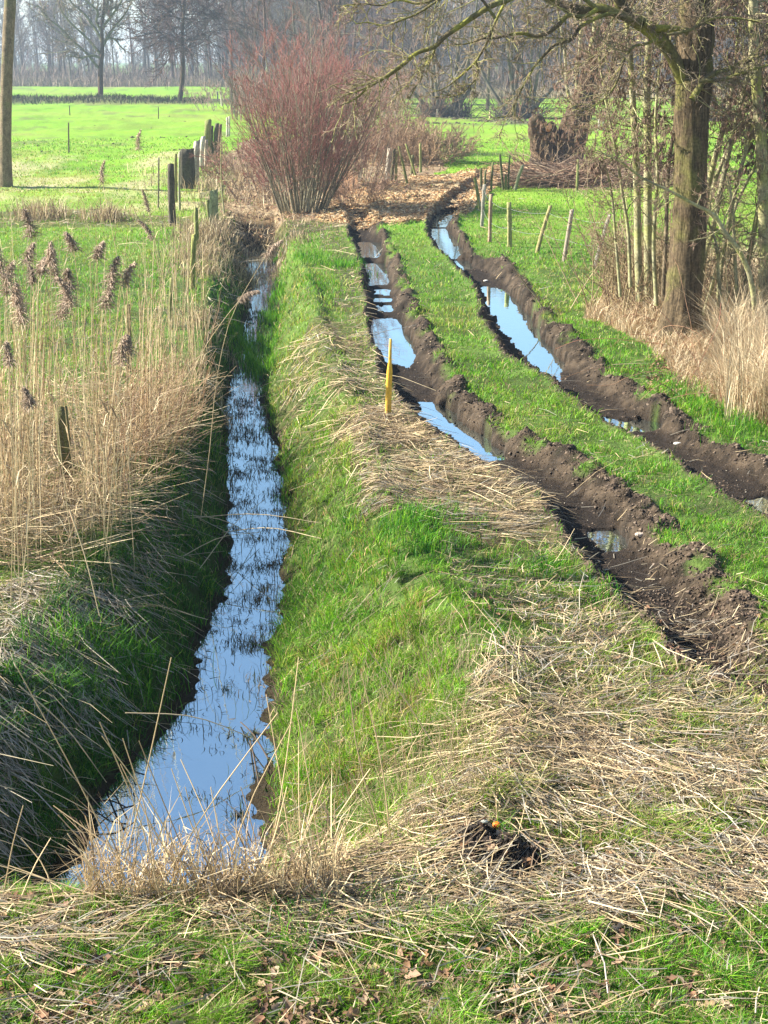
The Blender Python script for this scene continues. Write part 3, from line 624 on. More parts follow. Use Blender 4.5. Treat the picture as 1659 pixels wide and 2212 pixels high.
reed_stalk([W(370, 985, 0), P(400, 860, 14.0), P(435, 764, 13.9), P(480, 695, 13.8), P(516, 650, 13.7)], .24, 'bent reed stalk arching over the ditch, its brown plume the lower of the two', None, .035)
A = W(433, 1125, -.35); reed_stalk([A, P(452, 980, A[1]), P(470, 809, A[1]), P(500, 684, A[1]-.1), P(572, 556, A[1]-.2)], .22, 'tallest bent reed stalk leaning right over the ditch, plume above the water', None, .035)
pl = [(68, 515, 2.5), (58, 570, 2.4), (88, 590, 2.35), (108, 575, 2.5), (120, 610, 2.2), (160, 545, 2.5), (210, 560, 2.5), (150, 625, 2.2), (240, 615, 2.3), (270, 615, 2.3), (135, 690, 2.0), (228, 670, 2.1), (15, 640, 2.3), (35, 660, 2.2), (70, 615, 2.2), (20, 790, 1.9), (272, 760, 1.7), (262, 790, 1.6), (65, 880, 1.6), (155, 665, 2.2), (5, 600, 2.5), (45, 700, 2.0)]
for px, py, z in pl:
    T = W(px, py, z-.0); b = T.copy(); b[0] += random.uniform(-.35, .3); b[1] += random.uniform(-.1, .3); b[2] = terrain(b[:1], b[1:2])[0]
    mid = (T+b)/2+K(random.uniform(-.04, .04), 0, 0)
    reed_stalk([b, mid, T], random.uniform(.13, .27), 'upright reed with brown feathery plume in the reed bed left of the ditch', 'plumed reeds in the reed bed', .05, .0038, 110)
for px, py, Yb, lb_ in [(300, 325, 21, 'lone reed rising highest above the others, plume against the far green field'), (222, 398, 18, 'lone reed plume standing in front of the pale strip of the left field'), (322, 460, 18, 'reed plume just left of the dark fence post, tilted'), (330, 520, 16.5, 'drooping grey reed plume over the near green field by the fence')]:
    T = P(px, py, Yb); b = T+K(.28, -.2, 0); b[2] = 0
    reed_stalk([b, (T+b)/2+K(.05, 0, 0), T], .28, lb_, None, .035, .0042, 120)
# ------------------------------------------------------------------ fallen leaves, chips, clods, water debris
lf = Geo()
def leaf_batch(X, Y, size, cols, lift=.02):
    N = len(X); z = terrain(X, Y)+lift*rng.random(N)+.008
    a = rng.random(N)*6.28; tx = unit(np.stack([np.cos(a), np.sin(a), .5*rng.normal(size=N)], 1)); ty = unit(np.cross(np.stack([.4*rng.normal(size=N), .4*rng.normal(size=N), 1+0*a], 1), tx))
    nn = np.cross(tx, ty); s = np.broadcast_to(size, N)[:, None]*(.6+.7*rng.random((N, 1)))
    prof = [(-.5, 0), (-.3, .16), (-.15, .1), (0, .26), (.12, .15), (.28, .24), (.5, 0), (.28, -.24), (.12, -.15), (0, -.26), (-.15, -.1), (-.3, -.16)]
    B = np.stack([X, Y, z], 1)
    V = [B]
    cu = rng.normal(size=(N, 1))*.5
    for u, v in prof: V.append(B+s*(tx*u+ty*v+nn*(abs(v)*.7+cu*u*u)))
    V = np.stack(V, 1); i = np.arange(N)*13
    F = [np.stack([i, i+1+k, i+1+(k+1) % 12], 1) for k in range(12)]
    lf.add(V.reshape(-1, 3), F, np.repeat(pick(cols, N), 13, axis=0))
LB = [(.30, .17, .09), (.22, .12, .07), (.40, .27, .17), (.16, .09, .06), (.34, .22, .14)]
X, Y = cand(1700, 1800, 2300); leaf_batch(X, Y, .07, LB+[(.42, .32, .24)])
X, Y = cand(300, 1980, 2300, 0, 1000); leaf_batch(X, Y, .085, LB)
X, Y = cand(700, 1300, 1900, 950, 1750); leaf_batch(X, Y, .06, LB)
X, Y = cand(900, 700, 860, 1400, 1700); m = terrain(X, Y, True)[4] < .2; leaf_batch(X[m], Y[m], .08, LB)
X, Y = cand(6000, 290, 480, 470, 980); m = polymask(LITTER, X, Y, .5) > .5; leaf_batch(X[m], Y[m], .11, [(.33, .2, .12), (.45, .33, .21), (.24, .15, .1)], .08)
o = lf.build('fallen_leaves', M_LEAF); tag(o, 'brown dead leaves scattered in the grass', 'leaves', kind='stuff')
wc = Geo()
def bits(g, X, Y, s, cols, flat=.45, zoff=0.0, z=None, asp=1.0):
    """irregular lumps: randomly squashed octahedra"""
    N = len(X); z = terrain(X, Y) if z is None else z
    dirs = np.array([[1, 0, 0], [0, 1, 0], [-1, 0, 0], [0, -1, 0], [0, 0, 1], [0, 0, -1]], float)
    r = .4+1.15*rng.random((N, 6, 1)); a = rng.random(N)*6.28; ca, sa = np.cos(a), np.sin(a)
    V = dirs[None]*r*np.array([asp, 1, flat]); V = np.stack([V[..., 0]*ca[:, None]-V[..., 1]*sa[:, None], V[..., 0]*sa[:, None]+V[..., 1]*ca[:, None], V[..., 2]+.25*V[..., 0]*rng.normal(size=(N, 1))], -1)
    V = V*np.broadcast_to(s, N)[:, None, None]+np.stack([X, Y, z+zoff], 1)[:, None]
    i = np.arange(N)[:, None]*6; f = np.array([[0, 1, 4], [1, 2, 4], [2, 3, 4], [3, 0, 4], [1, 0, 5], [2, 1, 5], [3, 2, 5], [0, 3, 5]])
    g.add(V.reshape(-1, 3), [(i[:, :, None]+f[None]).reshape(-1, 3)], np.repeat(pick(cols, N), 6, axis=0))
X, Y = cand(70000, 350, 490, 680, 1170); m = polymask([(1, CHIPS)], X, Y, .35) > .5; X, Y = X[m], Y[m]
bits(wc, X, Y, .016+.022*rng.random(len(X)), [(.62, .45, .25), (.72, .58, .36), (.5, .32, .15), (.5, .27, .11), (.32, .17, .08)], .35, .01, asp=1.8)
o = wc.build('wood_chips', M_STRAW); tag(o, 'orange and pale wood chips spread over the far end of the track', 'wood chips', kind='stuff')
cl = Geo()
X, Y = cand(190000, 470, 1560, 740, 1800); z, t, sd, e, mud, inw, ch = put(X, Y)
u0, u1 = rut_u(X, Y, 0), rut_u(X, Y, 1); crest = np.exp(-((u0-1.)/.16)**2)+np.exp(-((u1-1.)/.16)**2)+.5*np.exp(-((u0+.03)/.1)**2)+.5*np.exp(-((u1+.03)/.1)**2)+.35
m = (mud > .3) & ~inw & (rng.random(len(X)) < crest*.8) & (z > -.145); X, Y, z, cr_ = X[m], Y[m], z[m], crest[m]
s = np.clip(rng.lognormal(-4.45, .6, len(X)), .004, .07)*(.6+.5*np.minimum(cr_, 1)); s = np.minimum(s, np.where(Y < 15, .026, .06)); s = np.maximum(s, wpx(Y)*.45)
bits(cl, X, Y, s, [(.07, .048, .033), (.11, .077, .052), (.045, .032, .023), (.15, .11, .078)], .6, -.25*s, z)
X, Y = cand(9000, 470, 1560, 740, 1800); z, t, sd, e, mud, inw, ch = put(X, Y); m = (mud > .5) & ~inw & (rng.random(len(X)) < .25); X, Y, z = X[m], Y[m], z[m]
bits(cl, X, Y, np.maximum(.006+.006*rng.random(len(X)), wpx(Y)*.4), [(.34, .3, .24), (.26, .21, .16)], .4, .004, z)
for m_, sp, nn in ((m0, .09, 260), (m1, .07, 160)):
    X = m_[0]+sp*rng.normal(size=nn); Y = m_[1]+sp*rng.normal(size=nn); bits(cl, X, Y, .008+.018*rng.random(nn)**2, [(.03, .022, .016), (.045, .033, .024), (.02, .015, .012)], .8, .004)
X, Y = cand(2600, 1240, 1480, 1250, 1750); bits(cl, X, Y, .006+.012*rng.random(len(X)), [(.08, .055, .04), (.14, .1, .07)], .7, .004)
X = 0; 
for (px0, px1, py0, py1, n_) in [(880, 1140, 250, 268, 900), (1150, 1200, 296, 304, 160), (30, 440, 250, 335, 40)]:
    X, Y = cand(n_, py0, py1, px0, px1); m = fbm(X, Y, 2.0, 5) > -.02; X, Y = X[m], Y[m]; bits(cl, X, Y, .05+.10*rng.random(len(X)), [(.10, .08, .05), (.14, .12, .07)], .5, .02)
o = cl.build('mud_clods', M_CLOD); tag(o, 'dark clods of churned mud along the tractor ruts', 'mud', kind='stuff')
wd = Geo()
N = 2600; yb = 7.3+29*rng.random(N)**1.5; fr = rng.random(N); fr = np.where(rng.random(N) < .55, np.where(rng.random(N) < .6, 1-.16*rng.random(N)**1.5, .16*rng.random(N)**1.5), fr)
xb = wl(yb)+(wr(yb)-wl(yb))*fr
den = .25+1.0*np.exp(-((yb-17)/4.5)**2)+.5*np.exp(-((yb-12)/3)**2)
m = rng.random(N) < den*np.where(yb < 9.2, .25, 1); xb, yb = xb[m], yb[m]; N = len(xb)
c = pick([(.10, .075, .045), (.06, .05, .03), (.2, .15, .09), (.05, .07, .02)], N); up = rng.random(N) < .68
k = ~up; L = .03+.09*rng.random(k.sum())**2; a = rng.normal(size=k.sum())*.7
P0 = np.stack([xb[k], yb[k], np.full(k.sum(), ZW+.006)], 1); wd.strips(P0, P0+np.stack([np.cos(a)*L, np.sin(a)*L, 0*L+.004], 1), np.maximum(.008, wpx(yb[k])*.9), c[k], .0)
wd.blades(np.stack([xb[up], yb[up], np.full(up.sum(), ZW-.02)], 1), .06+.16*rng.random(up.sum()), np.maximum(.005, wpx(yb[up])*.7), rng.random(up.sum())*6.28, .1+.6*rng.random(up.sum()), c[up], c[up])
for px, py, n_, sp in [(530, 1385, 90, .07), (550, 1395, 60, .05), (520, 1022, 60, .05), (560, 1230, 50, .06), (575, 1270, 80, .06), (560, 1300, 60, .05), (505, 1225, 50, .06), (530, 1290, 30, .04), (490, 1490, 20, .03), (460, 1290, 70, .06), (590, 1220, 80, .06), (545, 1590, 60, .03), (520, 1760, 60, .04), (500, 900, 80, .12), (540, 935, 90, .14), (520, 870, 80, .14)]:
    c0 = W(px, py, ZW); X = c0[0]+sp*rng.normal(size=n_); Y = c0[1]+sp*rng.normal(size=n_); c = pick([(.05, .08, .02), (.07, .055, .03), (.1, .08, .05)], n_)
    wd.blades(np.stack([X, Y, np.full(n_, ZW-.01)], 1), .03+.09*rng.random(n_), np.maximum(.007, wpx(Y)*.8), rng.random(n_)*6.28, .3+.6*rng.random(n_), c, c)
for a, b in [((200, 1735), (275, 1745)), ((230, 1700), (275, 1770)), ((205, 1790), (290, 1740)), ((250, 1620), (310, 1640)), ((520, 1560), (580, 1640)), ((540, 1600), (560, 1700))]:
    A = W(*a, ZW+.02); B_ = W(*b, ZW+.06); wd.tubes(resample([A, (A+B_)/2+K(0, 0, .04), B_], 5), np.full(5, .006), 4, K(.07, .05, .035))
N2 = 150; yb2 = np.where(rng.random(150) < .55, 11+9*rng.random(150), 8.5+21*rng.random(150)); f2 = rng.random(N2); xb2 = wl(yb2)+(wr(yb2)-wl(yb2))*f2
for x_, y_ in zip(xb2, yb2):
    n_ = 26; sp = .02+.05*rng.random(); c = pick([(.05, .06, .02), (.05, .04, .025), (.09, .07, .045)], n_); X = x_+2*sp*rng.normal(size=n_); Y = y_+sp*rng.normal(size=n_)
    wd.blades(np.stack([X, Y, np.full(n_, ZW-.01)], 1), .02+.07*rng.random(n_), np.maximum(.007, wpx(Y)*.8), rng.random(n_)*6.28, .3+.6*rng.random(n_), c, c)
o = wd.build('water_weeds', M_TWIG); tag(o, 'dark dead stems and weed sticking out of the ditch water', 'water weeds', kind='stuff')
# ------------------------------------------------------------------ posts
def post(base, top, wpx_, label, col, cat='fence post', group=None, flat=1.0, z0=0.0, name='fence_post', topcut=.0, moss=.3, square=False):
    A = W(base[0], base[1], z0); Yb = A[1]; A[2] = terrain(A[:1], A[1:2])[0] if z0 == 0 else z0
    T = P(top[0], top[1], Yb); r = wpx_/2*(Yb*ct+H*st)/F
    n, sides = 9, 12; c = resample([A-K(0, 0, .12), A*.5+T*.5+K(random.uniform(-.3, .3)*r, 0, 0), T], n)
    g = Geo(); a = np.arange(sides)*2*np.pi/sides; V = []; cl_ = []
    sh = 1+.10*rng.normal(size=sides)
    if square: sides = 16; a = np.arange(sides)*2*np.pi/sides+.196; sh = np.minimum(1/np.maximum(np.abs(np.cos(a)), np.abs(np.sin(a))), 1.35)*(1+.02*rng.normal(size=sides))
    for i in range(n):
        rr = r*(1.08-.12*i/(n-1))*sh*(1+.05*rng.normal(size=sides))
        tilt = topcut*r*np.cos(a+1.0)*(i == n-1)
        V.append(np.stack([c[i, 0]+rr*np.cos(a), c[i, 1]+rr*np.sin(a)*flat, c[i, 2]+tilt+(.25*r*rng.random(sides) if i == n-1 else 0)], 1))
        k = np.array(col)*(1+.15*rng.normal(size=(sides, 1)))
        gm = np.clip(moss*(1.2*rng.random((sides, 1))), 0, 1); k = k*(1-gm)+K(.16, .19, .05)*gm
        cl_.append(k)
    V.append(c[-1][None]+K(0, 0, .1*r)); cl_.append(np.array(col)[None]*1.25)
    f = [[i*sides+k, i*sides+(k+1) % sides, (i+1)*sides+(k+1) % sides, (i+1)*sides+k] for i in range(n-1) for k in range(sides)]
    t_ = [[(n-1)*sides+k, (n-1)*sides+(k+1) % sides, n*sides] for k in range(sides)]
    V = np.concatenate(V); org = A.copy(); V = V-org
    o = make_mesh(name, V, [f, t_], np.concatenate(cl_), M_POST); o.location = [float(v) for v in org]
    tag(o, label, cat, group); return o, A, T
GRY, BRN, DRK, MOS, PAL = (.36, .32, .26), (.24, .17, .11), (.09, .075, .055), (.24, .24, .10), (.50, .45, .37)
LG, RG, MG = 'old posts of the left field fence', 'posts of the right pasture fence', 'posts against the bramble thicket'
left = [((372, 484), (368, 356), 14, 'dark brown round post, nearest tall one of the left post row', DRK, 0), ((380, 437), (379, 333), 6, 'thin greenish post squeezed between the dark round post and the wide dark board', MOS, .5), ((388, 452), (388, 328), 4.5, 'thin pale stake along the left side of the wide dark board', GRY, .4),
        ((422, 393), (425, 307), 14, 'thick pale grey post leaning right, behind the wide dark board', GRY, .05), ((435, 365), (439, 296), 10, 'pale topped grey post directly behind the thick leaning one', PAL, .1), ((445, 363), (445, 303), 9, 'short pale brown post with a bent foot before the mossy post', (.42, .34, .25), 0),
        ((446, 350), (450, 261), 14, 'thickest and tallest mossy green post of the left row', MOS, .8), ((456, 342), (457, 273), 9, 'dark mossy post touching the tall mossy post on its right', DRK, .5), ((464, 342), (469, 268), 9, 'dark post leaning right, first of a leaning pair at the row end', DRK, .3), ((469, 340), (476, 270), 9, 'reddish brown post leaning right, second of the leaning pair', (.27, .18, .12), 0),
        ((490, 296), (491, 254), 5, 'thin pale post at the left edge of the red twigged shrub', PAL, 0), ((494, 291), (495, 252), 4.5, 'whitish slim post half hidden by red shrub twigs', PAL, 0), ((471, 222), (470, 198), 3.5, 'far small whitish post left of its twin at the field corner', PAL, 0), ((480, 231), (477, 198), 4, 'far pale post leaning left at the field corner', PAL, 0),
        ((463, 485), (462, 413), 18, 'short thick grey green post with sawn flat top by the ditch head', (.30, .31, .17), .45), ((455, 481), (448, 433), 9, 'short mossy post leaning left against the thick sawn post', MOS, .7), ((428, 560), (423, 450), 9, 'slim mossy green post beside the far reeds, upper of two', MOS, .8), ((415, 625), (420, 507), 11, 'yellow green mossy post at the reed bed end, lower of two', (.30, .29, .10), .8),
        ((368, 712), (371, 600), 8, 'mossy post with dark split top standing in the reeds', MOS, .6), ((278, 800), (276, 659), 12, 'brown green post half buried in the dense reeds', (.24, .2, .1), .5), ((140, 1080), (132, 882), 27, 'nearest post, thick and dark green brown, among reeds at the left', (.11, .095, .05), .45)]
for b, t_, w, l, c, ms_ in left: post(b, t_, w, l, c, group=LG, moss=ms_, topcut=.3)
# wide dark board
post((405, 402), (404, 324), 29, 'wide nearly black old board standing in the left post row', (.07, .06, .05), 'board', None, .3, name='wooden_board', moss=.15, square=True)
mid_ = [((837, 392), (843.5, 321), 11, 'thick grey post, leftmost of the cluster by the brambles', GRY, .1), ((844, 397), (852, 322), 7, 'dark post leaning right against the thick grey one', DRK, .3), ((855.5, 392), (857, 325), 5.5, 'slim greenish upright post third in the bramble cluster', MOS, .5), ((881, 400), (861.5, 316), 5.5, 'thin mossy post tilted strongly left, front of the bramble cluster', MOS, .9),
        ((900, 387), (877, 311), 5.5, 'thin mossy post tilted left with its foot by the chip heap', MOS, .9), ((909, 375), (908, 310), 5, 'upright mossy post inside the bramble thicket', MOS, .7), ((890, 384), (892, 335), 6, 'short dark stump post between the tilted mossy ones', DRK, .5), ((926, 360), (926, 312), 4, 'thin faint post at the right in the brambles', BRN, .2)]
for b, t_, w, l, c, ms_ in mid_: post(b, t_, w, l, c, group=MG, moss=ms_)
right = [((1039, 455), (1026, 384), 6, 'mossy post tilted left at the puddled end of the right fence', MOS, .9), ((1040, 415), (1039, 363), 6, 'dark mossy upright post behind the left tilted one', DRK, .6), ((1048, 420), (1049, 368), 5, 'dark thin post just behind the pale grey one', DRK, .5), ((1041, 494), (1047, 399), 8, 'pale grey weathered post leaning slightly right by the rut', GRY, 0), ((1061, 415), (1065, 351), 5, 'slim dark green post leaning right in the far fence group', DRK, .8),
         ((1058, 525), (1061, 420), 7.5, 'reddish brown post with pale foot, second of the near posts', (.33, .22, .15), 0), ((1088, 411), (1080, 335), 5, 'tall dark post tilted left, far fence corner', DRK, .7), ((1098, 411), (1101, 335), 4, 'tall thin dark post next to the tilted one at the far corner', DRK, .6), ((1093, 411), (1093, 378), 5.5, 'short mossy stump post between the two tall dark ones', MOS, .7), ((1111, 412), (1129, 357), 7, 'grey green post tilted right at the brush pile edge', (.26, .26, .17), .5),
         ((1101, 535), (1099.5, 437.6), 10, 'upright yellow green round post in the near right fence', (.36, .33, .15), .5), ((1157, 549), (1189.5, 445), 9, 'yellow brown post tilted right, near fence on the pasture', (.33, .28, .13), .3), ((1216.5, 567), (1236, 453), 9.5, 'grey brown bare post leaning right in the pasture fence', (.33, .27, .21), 0), ((1282, 580), (1317, 463), 9, 'grey lichen covered post tilted right beside the dry shrub', (.33, .30, .26), .2),
         ((1246, 411), (1248.6, 345), 5, 'green post standing in front of the brush pile', MOS, .8), ((1618, 700), (1612, 560), 9, 'short dark broken post at the foot of the right alder', DRK, .4), ((1510, 630), (1512, 560), 12, 'stubby mossy sawn stem right of the big trunk', MOS, .6)]
rp = {}
for k, (b, t_, w, l, c, ms_) in enumerate(right): rp[k] = post(b, t_, w, l, c, group=RG, moss=ms_, topcut=.3)
for b, t_, w, l, c in [((149, 334), (148, 265), 3, 'thin dark metal stake alone in the left field', DRK), ((341, 447), (343, 340), 3.2, 'thin crooked stake between lone reed and dark post', (.2, .18, .12)), ((151, 248), (150, 228), 2, 'tiny thin stake before the far low bank, left', DRK), ((342, 258), (342, 231), 2, 'tiny thin stake right of the lone field tree', DRK)]:
    post(b, t_, w, l, c, 'stake', None, name='stake', moss=.1)
for b, t_, w, l, c in [((944.6, 254), (944.6, 236), 3.5, 'tiny pale post before the far left pollard', PAL), ((1059, 256), (1059, 239), 3.5, 'tiny yellowish post below the far birch trunk', (.55, .45, .25)), ((1294, 279), (1294, 257), 4.5, 'small white post, left one of the far pair', (.8, .78, .72)), ((1303, 279), (1303, 257), 4.5, 'small white post, right one of the far pair', (.8, .78, .72))]:
    post(b, t_, w, l, c, 'fence post', 'far posts of the back pasture', moss=0)
# wires of the right fence
def wire(pts, label, name='fence_wire', r=.0028, n=26, sag=.05):
    pts = np.array(pts); out = []
    for a, b in zip(pts[:-1], pts[1:]):
        t = np.linspace(0, 1, n)[:, None]; q = a+(b-a)*t; q[:, 2] -= sag*4*(t*(1-t))[:, 0]; out.append(q)
    q = np.concatenate(out); g = Geo(); g.tubes(q-q[0], np.full(len(q), r), 4, K(.26, .29, .28)); o = g.build(name, M_WIRE); o.location = [float(v) for v in q[0]]
    tag(o, label, 'wire', 'wires of the right pasture fence')
def on(k, f): _, A, T = rp[k]; return A+(T-A)*f
for f, l in ((.86, 'upper slack wire between the near right fence posts'), (.42, 'lower slack wire between the near right fence posts')):
    wire([on(0, f), on(3, f), on(5, f), on(10, f), on(11, f), on(12, f), on(13, f)], l)
# yellow stake
A = W(838, 905); T = P(843, 732, A[1]); sc = (A[1]*ct+H*st)/F
hs = [-.1, .0, .45, .60, .66, .72, 1.0]; g = Geo(); sides = 14; a = np.arange(sides)*2*np.pi/sides; V = []
rx = [6.8, 6.8, 6.6, 6.2, 5.0, 3.6, 2.9]; 
for h_, r_ in zip(hs, rx):
    c = A+(T-A)*h_; V.append(np.stack([c[0]+(0 if h_ < .6 else .7*sc)+r_*sc*np.cos(a), c[1]+r_*sc*np.sin(a)*(1 if h_ < .6 else .8), c[2]+0*a], 1))
V.append((A+(T-A)*1.0)[None]+K(0, 0, .004)); f = [[i*sides+k, i*sides+(k+1) % sides, (i+1)*sides+(k+1) % sides, (i+1)*sides+k] for i in range(len(hs)-1) for k in range(sides)]; t_ = [[(len(hs)-1)*sides+k, (len(hs)-1)*sides+(k+1) % sides, len(hs)*sides] for k in range(sides)]
o = make_mesh('marker_stake', np.concatenate(V)-A, [f, t_], np.concatenate([np.repeat(np.array([[.25, .17, .07], [.5, .31, .05], [.74, .42, .035], [.80, .45, .035], [.80, .45, .035], [.78, .44, .04], [.72, .42, .06]]), sides, axis=0), [[.6, .42, .18]]])*(1+.05*rng.normal(size=(sides*len(hs)+1, 1))), M_YEL); o.location = [float(v) for v in A]
tag(o, 'yellow painted wooden stake with a narrow top beside the track', 'stake')
# orange lump
A = W(1071, 1832); A[2] = terrain(A[:1], A[1:2])[0]+.055; g = Geo(); nn = 10
th_ = np.linspace(0, np.pi, 8); ph = np.arange(nn)*2*np.pi/nn
V = np.array([[.021*np.sin(t)*np.cos(p)*(1+.12*np.sin(3*p)), .021*np.sin(t)*np.sin(p), .017*np.cos(t)*(1-.25*(t < .5))] for t in th_ for p in ph])
f = [[i*nn+k, i*nn+(k+1) % nn, (i+1)*nn+(k+1) % nn, (i+1)*nn+k] for i in range(7) for k in range(nn)]
o = make_mesh('orange_lump', V, [f], np.tile(K(.85, .20, .02), (len(V), 1)), M_YEL, smooth=True); o.location = [float(v) for v in A]; tag(o, 'small bright orange lump on the dark molehill', 'litter')
for px, py, s, l, c in [(1465, 940, .05, 'flat white stone in the right rut, larger', (.7, .66, .58)), (1030+20, 592, .05, 'small white stone on grass edge of the right rut', (.75, .72, .66)), (1560, 1033, .04, 'small pale stone alone on the dark mud near the right edge', (.6, .55, .45)), (1045, 1845, .02, 'pale pebble on the dark molehill', (.45, .45, .38)), (1080+20, 1868, .018, 'whitish pebble at the front of the molehill', (.5, .42, .38)), (1382, 1148, .05, 'pale stone half sunk at the left rut end', (.5, .4, .32))]:
    A = W(px, py); A[2] = terrain(A[:1], A[1:2])[0]+.3*s; g = Geo(); V = np.array([[s*np.sin(t)*np.cos(p), s*.6*np.sin(t)*np.sin(p), s*.4*np.cos(t)] for t in th_ for p in ph])*(1+.08*rng.normal(size=(80, 1)))
    o = make_mesh('stone', V, [f], np.tile(K(*c), (80, 1)), M_CLOD, smooth=True); o.location = [float(v) for v in A]; tag(o, l, 'stone')
# ------------------------------------------------------------------ trees
def trunk_geo(pts, radii, sides=20, rings=40, lump=.06, furrow=0.0, flare=None):
    c = resample(pts, rings); dd_ = np.r_[0, np.cumsum(np.linalg.norm(np.diff(np.asarray(pts), axis=0), axis=1))]; r = np.interp(np.linspace(0, 1, rings), dd_/dd_[-1] if len(radii) == len(dd_) else np.linspace(0, 1, len(radii)), radii)
    T = unit(np.gradient(c, axis=0)); N = unit(np.cross(T, [0, 1., 0])); B = np.cross(T, N); a = np.arange(sides)*2*np.pi/sides
    t = np.arange(rings)[:, None]/rings; A_ = a[None]+0*t
    k = 1+lump*2*fbm(np.cos(A_)*3+c[0, 0], np.sin(A_)*3+t*rings*.12, 1.6, 2)
    if furrow: k = k+furrow*np.abs(vn(A_*12/6.283+7, t*3.0*len(radii), 1.0, 4))*2-furrow*.5
    if flare is not None: k = k+flare*np.exp(-t/.05)*(.5+.9*np.abs(np.sin(A_*2.5+.6)))
    V = c[:, None]+(r[:, None]*k)[..., None]*(np.cos(A_)[..., None]*N[:, None]+np.sin(A_)[..., None]*B[:, None])
    i = np.arange(rings-1)[:, None]*sides; j = np.arange(sides)[None]; j2 = (j+1) % sides
    q = np.stack([i+j, i+j2, i+sides+j2, i+sides+j], -1).reshape(-1, 4)
    return V.reshape(-1, 3), q, c, r
TW, TWR, TWM = K(.20, .15, .11), K(.26, .13, .10), K(.28, .26, .12)
def twig_levels(g, pts, rad, spec, cols, wob=.16, cat=None):
    """spec rows: (k, t0, t1, angle, length ratio, radius ratio, trop, n, sides, rmin)"""
    for (k, t0, t1, an, lr, rr, trop, n, sd_, rmin), col in zip(spec, cols):
        p, d, L, r0 = spawn(pts, rad, k, t0, t1, an, lr, rr); r0 = np.maximum(r0, rmin)
        pts, rad = grow(p, d, L, r0, n, wob, trop, .3); rad = np.maximum(rad, rmin*.7)
        g.tubes(pts, rad, sd_, col*(1+.2*rng.normal(size=(len(pts), 1))).clip(.6, 1.5))
    return pts, rad
def catkins(g, pts, n, L=.055, r=.006, cols=((.24, .11, .07), (.32, .15, .09), (.18, .09, .07))):
    m, q = pts.shape[:2]; k = rng.integers(0, m, n); t = .3+.7*rng.random(n); f = t*(q-1); i = np.minimum(f.astype(int), q-2); u = (f-i)[:, None]
    b = pts[k, i]*(1-u)+pts[k, i+1]*u; e = b+np.stack([.25*L*rng.normal(size=n), .25*L*rng.normal(size=n), -L*(.6+.7*rng.random(n))], 1)
    g.tubes(np.stack([b, (b+e)/2+K(.003, 0, 0), e], 1), np.tile([[r*.5, r, r*.5]], (n, 1)), 4, pick(cols, n))
